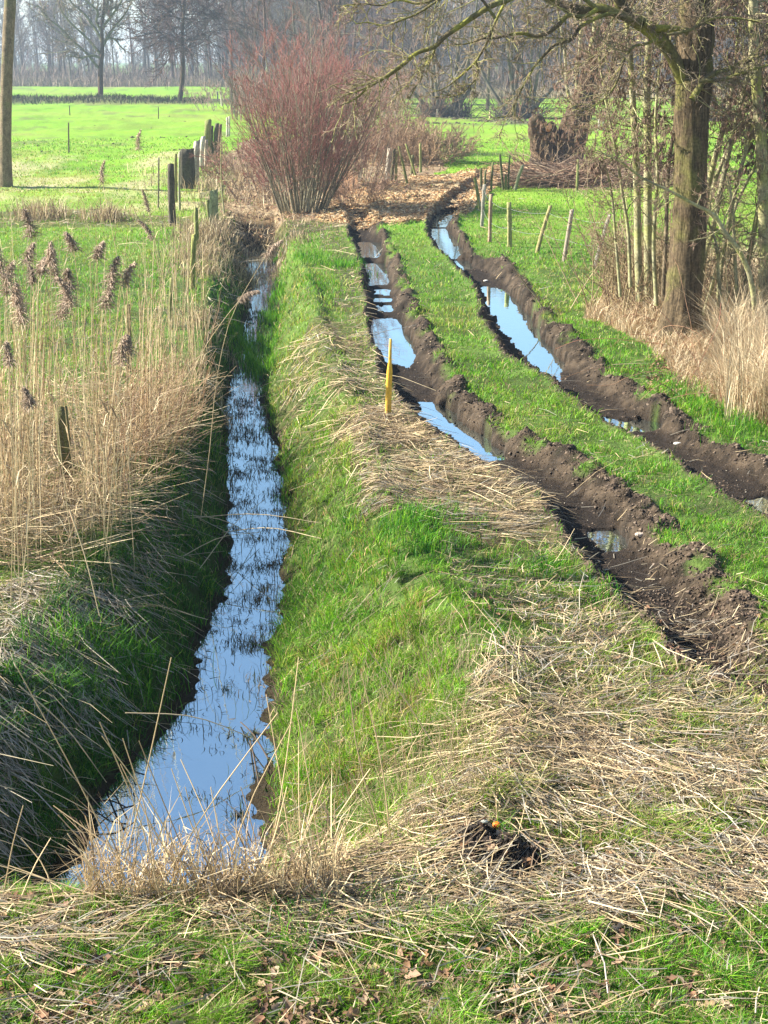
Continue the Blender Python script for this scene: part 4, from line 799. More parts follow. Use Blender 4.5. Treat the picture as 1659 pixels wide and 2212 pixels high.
# --- big tree
th = thing('big_tree', 'large furrowed trunk with a mossy limb reaching left over the track', 'tree', W(1466, 735))
Yb = W(1466, 735)[1]
def pp(l, Y): return np.array([P(a, b, Y if np.isscalar(Y) else Y[i]) for i, (a, b) in enumerate(l)])
s_b = (Yb*ct+H*st)/F
V, q, c, r = trunk_geo(pp([(1466, 760), (1468, 720), (1476, 640), (1483, 540), (1490, 427), (1495, 257), (1506, 0), (1515, -250), (1525, -700)], Yb), np.array([52, 46, 38, 35.5, 35, 36, 36, 33, 24])*s_b, 72, 150, .05, .13, .12)
make_mesh('trunk', V, [q], None, M_BIG, th, True)
limbs = [([(1492, 215), (1470, 160), (1450, 118), (1425, 85), (1392, 58), (1360, 38), (1342, 15), (1330, -20), (1310, -80)], [13, 14, 13, 14, 14, 13, 12, 11, 9], [21, 20.9, 20.8, 20.7, 20.6, 20.5, 20.4, 20.3, 20.2]),
         ([(1372, 46), (1335, 30), (1290, 18), (1262, 22), (1232, 18), (1200, 6), (1170, -12), (1120, -60)], [10, 9.5, 10, 11, 10.5, 8, 7, 5], 20.45),
         ([(1485, 68), (1440, 62), (1415, 60), (1390, 52)], [8, 7, 6.5, 7], 20.7),
         ([(1160, -30), (1095, 0), (1062, 12), (1030, 31), (990, 58), (959, 80), (941, 99), (901, 114), (868, 140), (830, 167), (795, 190), (768, 213), (735, 228)], [7, 6.5, 6.3, 6, 5.8, 5.2, 4.5, 4, 3.6, 3, 2.4, 1.8, 1.2], 19.6),
         ([(901, 114), (860, 150), (815, 178), (770, 198), (720, 214)], [3, 2.6, 2.0, 1.5, .8], 19.5),
         ([(1290, 20), (1262, 36), (1225, 34), (1212, 48), (1200, 59), (1175, 75), (1154, 78), (1130, 72), (1107, 74), (1070, 82), (1040, 84), (1015, 93), (985, 97)], [5, 4.6, 5, 5, 4.8, 4.6, 4.2, 4, 3.6, 3, 2.4, 1.8, 1.2], 20.0),
         ([(1360, 40), (1320, 30), (1280, 43), (1250, 62), (1238, 82), (1225, 90), (1200, 96), (1180, 115), (1154, 145), (1138, 172), (1123, 200), (1108, 232), (1089, 256)], [4.6, 4.4, 4.2, 4, 3.8, 3.6, 3.2, 3, 2.6, 2.2, 2, 1.5, 1], 20.2),
         ([(1095, 0), (1078, 30), (1064, 62), (1055, 84), (1046, 102), (1027, 133), (1005, 155), (984, 173), (965, 188), (944, 197)], [3.4, 3.2, 3, 2.8, 2.8, 2.5, 2.2, 1.8, 1.3, .8], 19.9),
         ([(1027, 133), (1033, 151), (1028, 170), (1015, 185), (1000, 200), (984, 207), (955, 212)], [2.4, 2.2, 2, 1.7, 1.3, 1, .6], 19.9),
         ([(941, 99), (935, 120), (915, 145), (912, 165), (895, 190), (885, 215)], [2.6, 2.4, 2, 1.6, 1.2, .7], 19.5),
         ([(1070, 40), (1030, -10), (980, -20), (940, 5), (900, 30), (870, 42), (830, 55), (790, 48), (768, 52)], [3, 3, 2.8, 2.5, 2.3, 2, 1.5, 1.2, .8], 19.2),
         ([(1000, -20), (950, -5), (905, 8), (860, 0), (820, 12), (790, 8), (740, 12)], [3.4, 3, 2.6, 2.2, 1.8, 1.3, .8], 19.4),
         ([(1420, 85), (1395, 95), (1370, 100), (1352, 122), (1335, 170), (1320, 200), (1290, 225), (1240, 245)], [3.2, 3, 2.8, 2.6, 2.2, 1.8, 1.3, .8], 20.3),
         ([(1495, 215), (1530, 165), (1570, 150), (1620, 130), (1680, 100)], [7, 6, 5, 4, 3], 20.6), ([(1510, 175), (1560, 172), (1600, 158), (1660, 140)], [4, 3.5, 3, 2], 20.4),
         ([(1440, 75), (1490, 65), (1540, 40), (1600, 40), (1680, 60)], [3, 2.8, 2.5, 2, 1.5], 20.2), ([(1290, 20), (1240, -20), (1150, -60), (1000, -110)], [5, 4, 3, 2], 20.2)]
g = Geo(); tg_ = Geo()
tp = []; tr_ = []
for pts_, rr_, YY in limbs:
    n_ = len(pts_); YY = np.full(n_, YY) if np.isscalar(YY) else np.array(YY)
    YY = YY+np.cumsum(rng.normal(size=n_))*.05
    sc_ = (20*ct+H*st)/F; Q = pp(pts_, YY); nn = max(14, n_*3)
    V, q, c, r = trunk_geo(Q, np.array(rr_)*sc_, 10, nn, .14); g.add(V, [q], K(.2, .2, .1))
    c24 = resample(Q, 24); r24 = np.interp(np.linspace(0, 1, 24), np.linspace(0, 1, n_), rr_)*sc_; tp.append(c24); tr_.append(r24)
make_mesh('limbs', np.concatenate(g.V), g.F, None, M_LIMB, th, True)
tp, tr_ = np.array(tp), np.array(tr_)
small = tr_[:, 0] < .06
twig_levels(tg_, tp[small], np.minimum(tr_[small], .012), [(20, .08, 1, .9, .36, .6, -.04, 8, 4, .006), (7, .1, 1, .8, .5, .6, -.03, 6, 3, .0045), (5, .15, 1, .8, .5, .6, .02, 4, 3, .0036)], [K(.26, .25, .09), K(.27, .23, .12), K(.30, .23, .17)], .2)
big_ = ~small
p_, r_ = twig_levels(tg_, tp[big_], np.minimum(tr_[big_], .012), [(20, .1, 1, 1.0, .7, .6, -.05, 8, 4, .007), (8, .1, 1, .8, .5, .6, -.03, 5, 3, .005), (5, .15, 1, .8, .5, .6, .02, 4, 3, .004)], [K(.25, .24, .10), K(.26, .22, .12), K(.3, .22, .16)], .2)
tg_.build('twigs', M_TWIG, th)
# --- alders
def alder(pts, wd_, Y, label, twigs=12, t0=.15, cat_=260, group='alder stems round the big trunk', mat=M_ALDER, tl_=.22, ext=None, two=True):
    Y = float(Y); Q = pp(pts, Y); base = Q[0].copy(); th = thing('alder_tree', label, 'tree', base, group)
    sc_ = (Y*ct+H*st)/F; rad_ = np.array(wd_)/2*sc_
    if ext: Q = np.concatenate([Q, [Q[-1]+(Q[-1]-Q[-2])/np.linalg.norm(Q[-1]-Q[-2])*ext]]); rad_ = np.r_[rad_, rad_[-1]*.5]
    V, q, c, r = trunk_geo(Q, rad_, 12, 36, .08); make_mesh('trunk', V, [q], None, mat, th, True)
    c30 = resample(Q, 30)[None]; r30 = np.interp(np.linspace(0, 1, 30), np.linspace(0, 1, len(rad_)), rad_)[None]
    g = Geo()
    spec = [(int(twigs*2.2), t0, 1, 1.2, tl_, .4, .0, 8, 4, .006), (7, .15, 1, .8, .5, .6, .0, 5, 3, .0042), (3, .2, 1, .8, .6, .7, 0, 4, 3, .0034)]
    p, r = twig_levels(g, c30, np.minimum(r30, .03), spec, [K(.28, .26, .13), K(.26, .21, .13), K(.24, .15, .11)], .2)
    g.build('twigs', M_TWIG, th)
    if cat_:
        g = Geo(); top = p[:, -1, 2] > (2.4 if Y < 30 else 0)
        if top.sum() > 5: catkins(g, p[top & (p[:, -1, 2] < 5.6)], int(cat_*8), .06, .0042, ((.19, .125, .09), (.26, .16, .115), (.16, .11, .09), (.24, .19, .12))); g.build('catkins', M_TWIG, th)
Ya = 22.6
alder([(1382, 650), (1378, 540), (1376, 427), (1372, 309), (1366, 206), (1361, 123), (1353, 46), (1345, -60)], [17, 15, 15, 14.5, 13, 12, 11, 8], Ya, 'straight mossy alder stem, left of the pair before the big trunk', 20, .3, 600, ext=1.2, tl_=.36)
alder([(1402, 640), (1400, 540), (1399, 427), (1399, 309), (1397, 206), (1401, 103), (1405, 0), (1408, -80)], [18, 17, 17, 16.5, 16, 15, 14, 12], Ya+.3, 'straight mossy alder stem, right of the pair before the big trunk', 20, .3, 700, ext=1.2, tl_=.38)
alder([(1432, 650), (1438, 520), (1446, 345), (1458, 262), (1461, 206), (1461, 160), (1458, 60)], [9, 8.5, 8, 8, 7, 6, 4], Ya-.6, 'slim whitish stem leaning along the left side of the big trunk', 5, .6, 120, mat=M_POLE)
alder([(1655, 690), (1653, 600), (1649, 427), (1644, 309), (1636, 206), (1628, 77), (1626, 0), (1620, -100)], [30, 27, 24, 23, 22, 21, 20, 17], 21.6, 'thick smooth pale green alder at the right edge of the view', 20, .3, 600, ext=1.2, tl_=.36)
alder([(1730, 700), (1728, 540), (1722, 300), (1715, 100), (1710, -60)], [24, 22, 20, 17, 14], 22.4, 'alder just outside the right edge, its twigs hanging into view', 30, .3, 700, tl_=.42)
for q_, w_q, l_ in [([(1545, 690), (1570, 500), (1610, 330), (1650, 200), (1690, 120)], [10, 9, 8, 7, 5], 'slender stem leaning far right from beside the big trunk foot'), ([(1590, 700), (1625, 520), (1650, 380), (1675, 250)], [11, 10, 9, 7], 'slender upright stem left of the right edge alder'), ([(1520, 680), (1560, 540), (1600, 420), (1655, 330), (1700, 290)], [9, 8, 7, 6, 4], 'thin low leaning stem crossing behind the others to the right edge'), ([(1418, 660), (1412, 520), (1420, 380), (1416, 250), (1424, 150)], [9, 8, 7, 6, 4], 'thin stem standing between alder pair and big trunk'), ([(1340, 640), (1330, 520), (1318, 400), (1300, 330)], [7, 6, 5, 3], 'thin low shoot left of the leaning sapling')]:
    alder(q_, w_q, 21.4+.5*random.random(), l_, 10, .3, 160)
alder([(1508, 650), (1518, 564), (1528, 411), (1543, 347), (1564, 270), (1582, 190), (1592, 100), (1600, 20)], [14, 13, 12.5, 12, 11.5, 10, 7, 5], 23.2, 'alder stem leaning right, first right of the big trunk', 12, .45, 420, ext=1)
alder([(1500, 670), (1520, 560), (1538, 500), (1554, 427), (1567, 360), (1592, 257), (1613, 175), (1622, 90)], [15, 13, 12, 11, 11, 10, 8, 5], 22.0, 'alder stem leaning right, second right of the big trunk', 12, .45, 420, ext=1)
alder([(1510, 640), (1530, 450), (1551, 373), (1574, 321), (1600, 283), (1631, 231), (1680, 180)], [9, 9, 9, 9, 9, 8, 5], 24.0, 'thinner alder stem leaning most strongly to the right edge', 8, .4, 200)
alder([(1362, 620), (1353, 469), (1345, 424), (1338, 373), (1322, 283), (1309, 219), (1297, 144), (1290, 90)], [8, 7, 6.5, 6, 6, 5.5, 4, 3], 22.0, 'thin alder sapling leaning left, leftmost of the alder stems', 14, .3, 260, tl_=.28)
alder([(1632, 690), (1628, 641), (1618, 590), (1597, 543), (1564, 500), (1544, 466), (1502, 443), (1451, 415), (1387, 384), (1340, 350), (1290, 325)], [12, 11, 10.5, 10, 9.5, 9, 7, 6, 4.5, 3.5, 2], 20.2, 'bent mossy stem arching left across the big trunk', 12, .3, 0, tl_=.2)
alder([(1600, 690), (1590, 600), (1585, 500), (1580, 430), (1570, 380)], [9, 8, 7, 6, 4], 21.4, 'short mossy sapling between the leaning stems and right alder', 8, .3, 0)
alder([(1560, 700), (1552, 600), (1545, 520), (1530, 480)], [8, 7, 6, 4], 21.2, 'low crooked sapling just right of the big trunk foot', 7, .3, 0)
# suckers and shoots at the foot of the alders
def shoots(label, px, py, n_, Hh, sp, cols, name='shrub', cat='shrub', rmin=.005, tw=2, seed=1, lean=.35, group=None):
    c0 = W(px, py); th = thing(name, label, cat, c0, group); X = c0[0]+sp*rng.normal(size=n_)*.5; Y = c0[1]+sp*rng.normal(size=n_)*.5; z = terrain(X, Y)
    d = np.stack([lean*rng.normal(size=n_), lean*rng.normal(size=n_), np.ones(n_)], 1)
    pts, rad = grow(np.stack([X, Y, z], 1), d, Hh*(.5+.7*rng.random(n_)), np.full(n_, .011), 8, .10, .02, .35); g = Geo(); g.tubes(pts, rad, 5, pick(cols, n_)); g.build('stems', M_TWIG, th)
    g = Geo(); twig_levels(g, pts, np.minimum(rad, .008), [(5, .2, 1, .8, .4, .6, .02, 5, 3, rmin), (tw, .2, 1, .8, .5, .6, 0, 4, 3, rmin*.8)], [cols[0]*K(1, 1, 1) if isinstance(cols[0], np.ndarray) else K(*cols[0]), K(*cols[-1])], .22); g.build('twigs', M_TWIG, th)
SC_ = [(.30, .24, .13), (.38, .31, .18), (.24, .16, .10)]
shoots('dense thicket of tan suckers before the alder pair', 1385, 670, 110, 1.8, 1.1, SC_)
shoots('brown bushy shoots at the left side of the alder clump', 1352, 640, 30, 1.7, .4, [(.24, .15, .10), (.32, .22, .13)], lean=.5)
shoots('tangle of shoots between big trunk and right alder', 1570, 700, 60, 1.5, 1.4, SC_)
shoots('pale upright shoots at the foot of the right alder', 1640, 720, 50, 1.5, .9, [(.42, .36, .2), (.5, .42, .26), (.28, .2, .12)], lean=.2)
shoots('low tan twigs hiding the foot of the big trunk on its left', 1430, 690, 34, 1.1, .8, SC_, lean=.5)
# brambles arching in dry grass
br = Geo()
th = thing('bramble', 'reddish bramble canes arching through dry grass right of the track', 'bramble', W(1500, 800))
px = 1440+330*rng.random(60); py = 700+200*rng.random(60); w_ = W(px, py); d = np.stack([rng.normal(size=60), .6*rng.normal(size=60), .9+.4*rng.random(60)], 1)
pts, rad = grow(w_, d, .9+1.3*rng.random(60), np.full(60, .0042), 12, .10, -.16, .5); pts[:, :, 2] = np.maximum(pts[:, :, 2], .03)
br.tubes(pts, np.maximum(rad, .003), 4, pick([(.26, .11, .07), (.34, .2, .12)], 60)); br.build('canes', M_TWIG, th)
# --- red twigged shrub (big)
def shrub(px, py, label, n_, Hh, lean, cs, ct_, k1=5, k2=4, k3=3, rx=.5, r0=.02, rmin=.008, d0=None, name='shrub', cat='shrub', group=None, wob=.06, tr0=.02):
    c0 = W(px, py); th = thing(name, label, cat, c0, group); a = rng.random(n_)*6.283; q = np.sqrt(rng.random(n_))
    X = c0[0]+rx*q*np.cos(a); Y = c0[1]+rx*q*np.sin(a); z = terrain(X, Y)
    d = np.stack([lean*q*np.cos(a), lean*q*np.sin(a), np.ones(n_)], 1)+(0 if d0 is None else np.array(d0))
    L = Hh*(.75+.3*rng.random(n_))*(1-.22*q*q)
    pts, rad = grow(np.stack([X, Y, z], 1), d, L, r0*(.5+.8*rng.random(n_)), 9, wob, tr0, .3)
    g = Geo(); g.tubes(pts, rad, 5, pick(cs, n_)); g.build('stems', M_TWIG, th)
    g = Geo(); twig_levels(g, pts, np.minimum(rad, .012), [(k1, .10, .98, .55, .42, .6, .05, 6, 3, rmin), (k2, .15, 1, .45, .55, .7, .05, 5, 3, rmin*.75), (k3, .1, 1, .45, .6, .8, .04, 4, 3, rmin*.6)], [K(*ct_[0]), K(*ct_[1]), K(*ct_[2])], .09)
    g.build('twigs', M_TWIG, th); return th
RED = [(.22, .16, .12), (.33, .155, .13), (.37, .15, .13)]
shrub(655, 455, 'large fan shaped shrub with red brown twigs beside the ditch head', 105, 4.75, .50, [(.24, .22, .15), (.18, .165, .11), (.28, .25, .17)], RED, 7, 4, 3, .7, .02, .006, (.05, 0, 0))
shrub(560, 430, 'lower left skirt of reddish shoots beside the big shrub', 16, 2.2, .5, [(.26, .2, .15)], RED, 6, 4, 3, .8, .012, .008, (-.25, 0, 0))
BRW = [(.25, .17, .12), (.32, .21, .15), (.36, .22, .16)]
shrub(760, 405, 'grey brown shrub behind the big red one, left of the track', 36, 3.4, .6, [(.25, .21, .15)], BRW, 6, 4, 3, 1.0, .016, .009)
shrub(700, 330, 'tall reddish brown shrub rising behind the big one', 40, 5.8, .4, [(.25, .21, .15)], [(.2, .14, .11), (.26, .15, .12), (.28, .15, .13)], 7, 4, 4, 1.3, .03, .011)
shrub(830, 350, 'tall grey shrub over the dark hollow beside the track', 26, 4.6, .55, [(.25, .21, .15)], BRW, 5, 4, 3, 1.0, .018, .009, (.05, 0, 0))
shrub(905, 355, 'dense tan bramble hedge behind the cluster of posts', 170, 1.9, .8, [(.38, .26, .16)], [(.40, .28, .18), (.42, .30, .20), (.36, .24, .15)], 6, 4, 2, 1.7, .012, .012, name='bramble_hedge', cat='hedge', wob=.22, tr0=-.02)
shrub(850, 345, 'reddish bramble mound left of the post cluster', 90, 1.8, .8, [(.35, .22, .14)], [(.36, .22, .15), (.38, .25, .17), (.34, .2, .13)], 6, 3, 2, 1.2, .012, .012, name='bramble_hedge', cat='hedge', wob=.22, tr0=-.02)
shrub(770, 440, 'low brown shoots on the verge left of the chip track', 60, 1.2, .8, [(.32, .22, .14)], BRW, 5, 3, 2, .9, .008, .008, wob=.2)
shrub(520, 385, 'tangled twigs behind the left post row by the ditch head', 50, 1.6, .9, [(.32, .24, .16)], BRW, 5, 3, 2, 1.2, .008, .009, wob=.2)
shrub(478, 240, 'bare pinkish bush at the far end of the left post row', 26, 2.6, .6, [(.3, .24, .2)], [(.34, .24, .2), (.36, .24, .2), (.36, .26, .22)], 5, 4, 3, 2.2, .02, .022)
# sapling by the ditch
alder([(484, 462), (479, 400), (477, 330), (478, 290)], [3.5, 3, 2, 1.2], W(484, 462)[1], 'leafless sapling beside the sawn post at the ditch head', 6, .3, 0, None)
# --- bare tree outside the left edge; its twigs throw the dappled shade over the foreground
th = thing('bare_tree', 'bare tree just outside the left edge whose twigs shade the near straw', 'tree', (-7.2, 3.9, 0)); Q = resample(np.array([[-7.2, 3.9, -.2], [-7.1, 3.9, 2.5], [-7.3, 4.1, 5], [-7.2, 4.3, 9.5]]), 24)[None]
g = Geo(); g.tubes(Q, np.linspace(.13, .04, 24)[None], 10, K(.2, .17, .12)); g.build('trunk', M_TWIG, th); g = Geo(); twig_levels(g, Q, np.full((1, 24), .05), [(34, .28, 1, 1.0, .32, .6, .04, 8, 4, .018), (8, .15, 1, .8, .5, .6, .03, 6, 3, .009), (6, .15, 1, .8, .5, .6, 0, 4, 3, .006)], [K(.22, .18, .12)]*3, .16); g.build('crown', M_TWIG, th)
# --- left pole tree
Yl = W(12, 402)[1]; th = thing('pole_tree', 'straight bare trunk cut by the left edge, lit from the left', 'tree', W(12, 402)); sc_ = (Yl*ct+H*st)/F
V, q, c, r = trunk_geo(pp([(12, 406), (12, 300), (14, 180), (19, 60), (22, 0), (24, -150)], Yl), np.array([15, 12.5, 12.5, 12.3, 12, 10])*sc_, 24, 60, .05, .04, .1); make_mesh('trunk', V, [q], None, M_POLE, th, True)
Q = resample(pp([(12, 200), (14, 100), (22, 0), (24, -250), (24, -400)], Yl), 20)[None]; g = Geo(); twig_levels(g, Q, np.full((1, 20), .05), [(16, .25, 1, 1.0, .5, .5, .08, 6, 4, .02), (5, .2, 1, .8, .5, .6, .03, 5, 3, .012), (4, .2, 1, .8, .5, .6, 0, 4, 3, .01)], [K(.25, .22, .16), K(.24, .2, .15), K(.24, .18, .14)], .2)
g.build('branches', M_TWIG, th)
# --- pollard willow (two boles)
Yw = W(1190, 364)[1]; th = thing('pollard_willow', 'old two boled pollard with rough dark bark and leaning stems', 'tree', W(1190, 364)); sc_ = (Yw*ct+H*st)/F
g = Geo()
for pts_, rr_, fl in [([(1170, 372), (1165, 330), (1158, 290), (1160, 262), (1164, 250)], [24, 18, 20, 22, 12], .25), ([(1182, 372), (1180, 330), (1184, 300), (1190, 278), (1192, 266)], [18, 14, 12, 13, 8], .1),
                      ([(1222, 372), (1224, 330), (1236, 280), (1250, 235), (1264, 195), (1277, 150), (1288, 105), (1294, 70)], [34, 31, 29, 27, 22, 18, 13, 9], .15), ([(1240, 370), (1245, 320), (1252, 280), (1246, 262)], [16, 15, 17, 12], .1)]:
    V, q, c, r = trunk_geo(pp(pts_, Yw+random.uniform(-.2, .2)), np.array(rr_)*sc_, 40, 50, .28, .22, fl); g.add(V, [q], K(.2, .15, .1)); e_ = len(V)
    V2 = np.concatenate([V[-40:], [c[-1]+K(0, 0, .1)]]); g.add(V2, [np.array([[k, (k+1) % 40, 40] for k in range(40)])], K(.2, .15, .1))
make_mesh('trunk', np.concatenate(g.V), g.F, None, M_WILLOW, th, True)
c0 = P(1187, 274, Yw-.75); a = np.arange(16)*2*np.pi/16; rr_ = 5.6*sc_*(1+.08*rng.normal(size=16)); V = np.concatenate([np.stack([c0[0]+rr_*np.cos(a), c0[1]+.03*np.sin(a)*0+0*a-.05, c0[2]+rr_*np.sin(a)], 1), np.stack([c0[0]+1.1*rr_*np.cos(a), c0[1]+.45+0*a, c0[2]+1.1*rr_*np.sin(a)-.1], 1), [c0-K(0, .052, 0)]])
make_mesh('cut_branch_end', V, [[[k, (k+1) % 16, 32] for k in range(16)], [[k, (k+1) % 16, 16+(k+1) % 16, 16+k] for k in range(16)]], np.tile(K(.62, .34, .16), (33, 1)), M_POST, th)
g = Geo(); tp = []; tr_ = []
for pts_, rr_ in [([(1250, 235), (1262, 190), (1272, 140), (1285, 70), (1292, 0), (1296, -120)], [13, 11, 9, 8.5, 7, 5]), ([(1262, 215), (1290, 160), (1310, 110), (1322, 60), (1330, -20)], [9, 7, 6, 5, 4]), ([(1255, 220), (1245, 170), (1252, 110), (1256, 40), (1250, -60)], [6, 5, 4.5, 4, 3]), ([(1270, 190), (1300, 175), (1330, 130), (1350, 60), (1380, -30)], [7, 5, 4, 3, 2]), ([(1240, 240), (1225, 190), (1222, 140), (1215, 80), (1200, 0)], [4, 3.5, 3, 2.5, 2])]:
    Q = pp(pts_, Yw+random.uniform(-.5, .5)); V, q, c, r = trunk_geo(Q, np.array(rr_)*sc_, 12, 30, .1); g.add(V, [q], K(.2, .2, .1)); tp.append(resample(Q, 16)); tr_.append(np.full(16, .03))
make_mesh('limbs', np.concatenate(g.V), g.F, None, M_ALDER, th, True)
g = Geo(); twig_levels(g, np.array(tp), np.array(tr_), [(14, .1, 1, .9, .35, .6, .05, 6, 3, .016), (5, .1, 1, .7, .5, .6, .02, 5, 3, .012), (4, .1, 1, .7, .5, .6, .02, 4, 3, .010)], [K(.27, .22, .14), K(.26, .2, .14), K(.28, .2, .15)], .2); g.build('twigs', M_TWIG, th)
# shoots round the pollard and brush pile
shrub(1165, 366, 'short tan shoots round the foot of the pollard', 22, 1.3, .7, [(.34, .24, .15)], [(.36, .26, .16)]*3, 3, 2, 1, .9, .012, .013, wob=.15)
bp = Geo(); n_ = 2200; px = 1130+400*rng.random(n_)**1.2; py = 384+22*rng.random(n_); w_ = W(px, py); zt = .05+rng.random(n_)*.5*np.interp(px, [1130, 1200, 1400, 1530], [.25, 1, .7, .1])
w_[:, 2] = zt; a = rng.normal(size=n_)*.5; d = np.stack([np.cos(a)*rng.choice([-1, 1], n_), np.sin(a), .22*rng.normal(size=n_)], 1)
pts, rad = grow(w_, d, .5+1.4*rng.random(n_), np.full(n_, .014), 5, .16, -.03, .5); pts[:, :, 2] = np.maximum(pts[:, :, 2], .02); c0 = W(1250, 405)
bp.tubes(pts-c0, rad, 3, pick([(.20, .12, .08), (.28, .18, .12), (.36, .27, .19), (.15, .09, .06)], n_)); o = bp.build('brush_pile', M_TWIG); o.location = [float(v) for v in c0]; tag(o, 'long low pile of cut brushwood beyond the right pasture', 'brush pile')
# ------------------------------------------------------------------ lone field trees
def field_tree(px, py, label, wpx_, path, spec, cols, mat, name='field_tree', rt=.14, br=()):
    c0 = W(px, py); Yb = c0[1]; sc_ = (Yb*ct+H*st)/F; th = thing(name, label, 'tree', c0); Q = pp(path, Yb); V, q, c, r = trunk_geo(Q, np.linspace(wpx_/2, wpx_/2*.35, len(path))*sc_, 12, 30, .08, 0, .15)
    make_mesh('trunk', V, [q], None, mat, th, True); g = Geo(); c30 = resample(Q, 30)[None]; r30 = np.full((1, 30), rt); twig_levels(g, c30, r30, spec, cols, .14)
    if br:
        B = []
        for k, l in enumerate(br):
            YY = Yb+np.linspace(0, 1, len(l))*(-1.5+3*((k*7) % 5)/4); B.append(resample(pp(l, YY), 14))
        B = np.array(B); R = np.tile(np.linspace(.15, .05, 14), (len(B), 1)); g.tubes(B, R, 6, cols[0])
        twig_levels(g, B, np.minimum(R, .07), [(14, .12, 1, .7, .42, .6, .04, 6, 3, .04), (7, .1, 1, .6, .5, .6, .02, 5, 3, .028), (4, .1, 1, .6, .5, .6, 0, 4, 3, .022)], cols, .14)
    g.build('crown', M_FAR, th)
field_tree(217, 221, 'lone bare tree with upswept branches in the middle of the left field', 12, [(217, 222), (217, 180), (217, 154), (221, 103), (220, 62), (224, 26), (226, -40), (228, -160)], [(16, .5, 1, .72, .4, .5, .05, 7, 4, .06), (7, .15, 1, .6, .45, .5, .03, 5, 3, .03), (4, .1, 1, .6, .5, .6, 0, 4, 3, .024)], [K(.19, .19, .11), K(.24, .2, .15), K(.25, .19, .16)], M_WILLOW,
    br=([(213, 147), (180, 108), (154, 85), (129, 59), (103, 39), (80, 10)], [(216, 116), (195, 90), (177, 72), (154, 51), (134, 26), (120, -20)], [(219, 85), (200, 54), (180, 28), (154, 5), (130, -40)], [(220, 70), (208, 44), (212, 28), (185, 0), (165, -40)], [(224, 96), (231, 84), (247, 84), (260, 100), (270, 110)], [(221, 60), (240, 35), (258, 10), (275, -40)], [(222, 40), (232, 10), (240, -40)], [(222, 100), (245, 60), (270, 30), (290, -10)], [(218, 125), (200, 120), (170, 125), (150, 118)]))
field_tree(388, 223, 'dark conical bare tree with level twiggy branches near the ditch line', 10, [(387, 226), (393, 180), (395, 129), (393, 77), (397, 26), (396, -40), (400, -160), (402, -260)], [(130, .22, 1, 1.35, .33, .4, .0, 6, 3, .045), (10, .1, 1, .7, .5, .6, .0, 5, 3, .032), (6, .1, 1, .7, .5, .6, 0, 4, 3, .026)], [K(.08, .065, .055), K(.11, .075, .065), K(.13, .08, .07)], M_WILLOW)
field_tree(186, 183, 'pale birch with a kinked white trunk at the wood edge', 6, [(186, 184), (182, 160), (180, 140), (172, 125), (166, 118), (150, 95), (140, 60)], [(16, .4, 1, .8, .5, .5, .05, 6, 3, .07), (5, .1, 1, .6, .5, .5, 0, 5, 3, .05)], [K(.5, .46, .42), K(.3, .24, .22)], M_BIRCH, 'birch_tree', rt=.12)
field_tree(1053, 238, 'straight pale trunk standing in the far right pasture', 8, [(1053, 239), (1055, 190), (1056, 120), (1058, 40), (1060, -80), (1060, -160)], [(26, .4, 1, .8, .3, .5, .05, 6, 3, .05), (7, .1, 1, .6, .5, .5, 0, 5, 3, .035), (4, .1, 1, .6, .5, .6, 0, 4, 3, .03)], [K(.24, .22, .2), K(.24, .2, .17), K(.25, .19, .16)], M_POLE)
for px, py, l in [(939, 253, 'far pollard bush, leftmost of the row in the right pasture'), (984, 253, 'far pollard with spread v shaped stems in the right pasture'), (1104, 256, 'far pollard with tall dark stems left of the big pollard'), (1137, 256, 'far low pollard just left of the old two boled pollard'), (1545, 262, 'far pollard seen between the alder stems at the right')]:
    c0 = W(px, py); th = thing('pollard_bush', l, 'pollard', c0, 'far pollards of the right pasture'); g = Geo(); n_ = 5
    d = np.stack([.5*rng.normal(size=n_), .3*rng.normal(size=n_), np.ones(n_)], 1); pts, rad = grow(np.tile(c0, (n_, 1))+rng.normal(size=(n_, 3))*K(.5, .3, 0), d, 6+5*rng.random(n_), np.full(n_, .16), 8, .1, .03, .3); g.tubes(pts, rad, 6, K(.16, .14, .11)); g.build('stems', M_FAR, th)
    g = Geo(); twig_levels(g, pts, np.minimum(rad, .06), [(9, .2, 1, .6, .4, .6, .03, 5, 3, .03), (6, .2, 1, .6, .5, .6, .03, 4, 3, .022)], [K(.22, .18, .14), K(.24, .18, .15)], .15)
    n2_ = 150; d = np.stack([.9*rng.normal(size=n2_), .6*rng.normal(size=n2_), np.ones(n2_)], 1); p2, r2 = grow(np.tile(c0, (n2_, 1))+rng.normal(size=(n2_, 3))*K(.6, .4, .1), d, 1+1.3*rng.random(n2_), np.full(n2_, .03), 4, .15, 0, .5); g.tubes(p2, r2, 3, K(.18, .14, .12)); g.build('twigs', M_FAR, th)
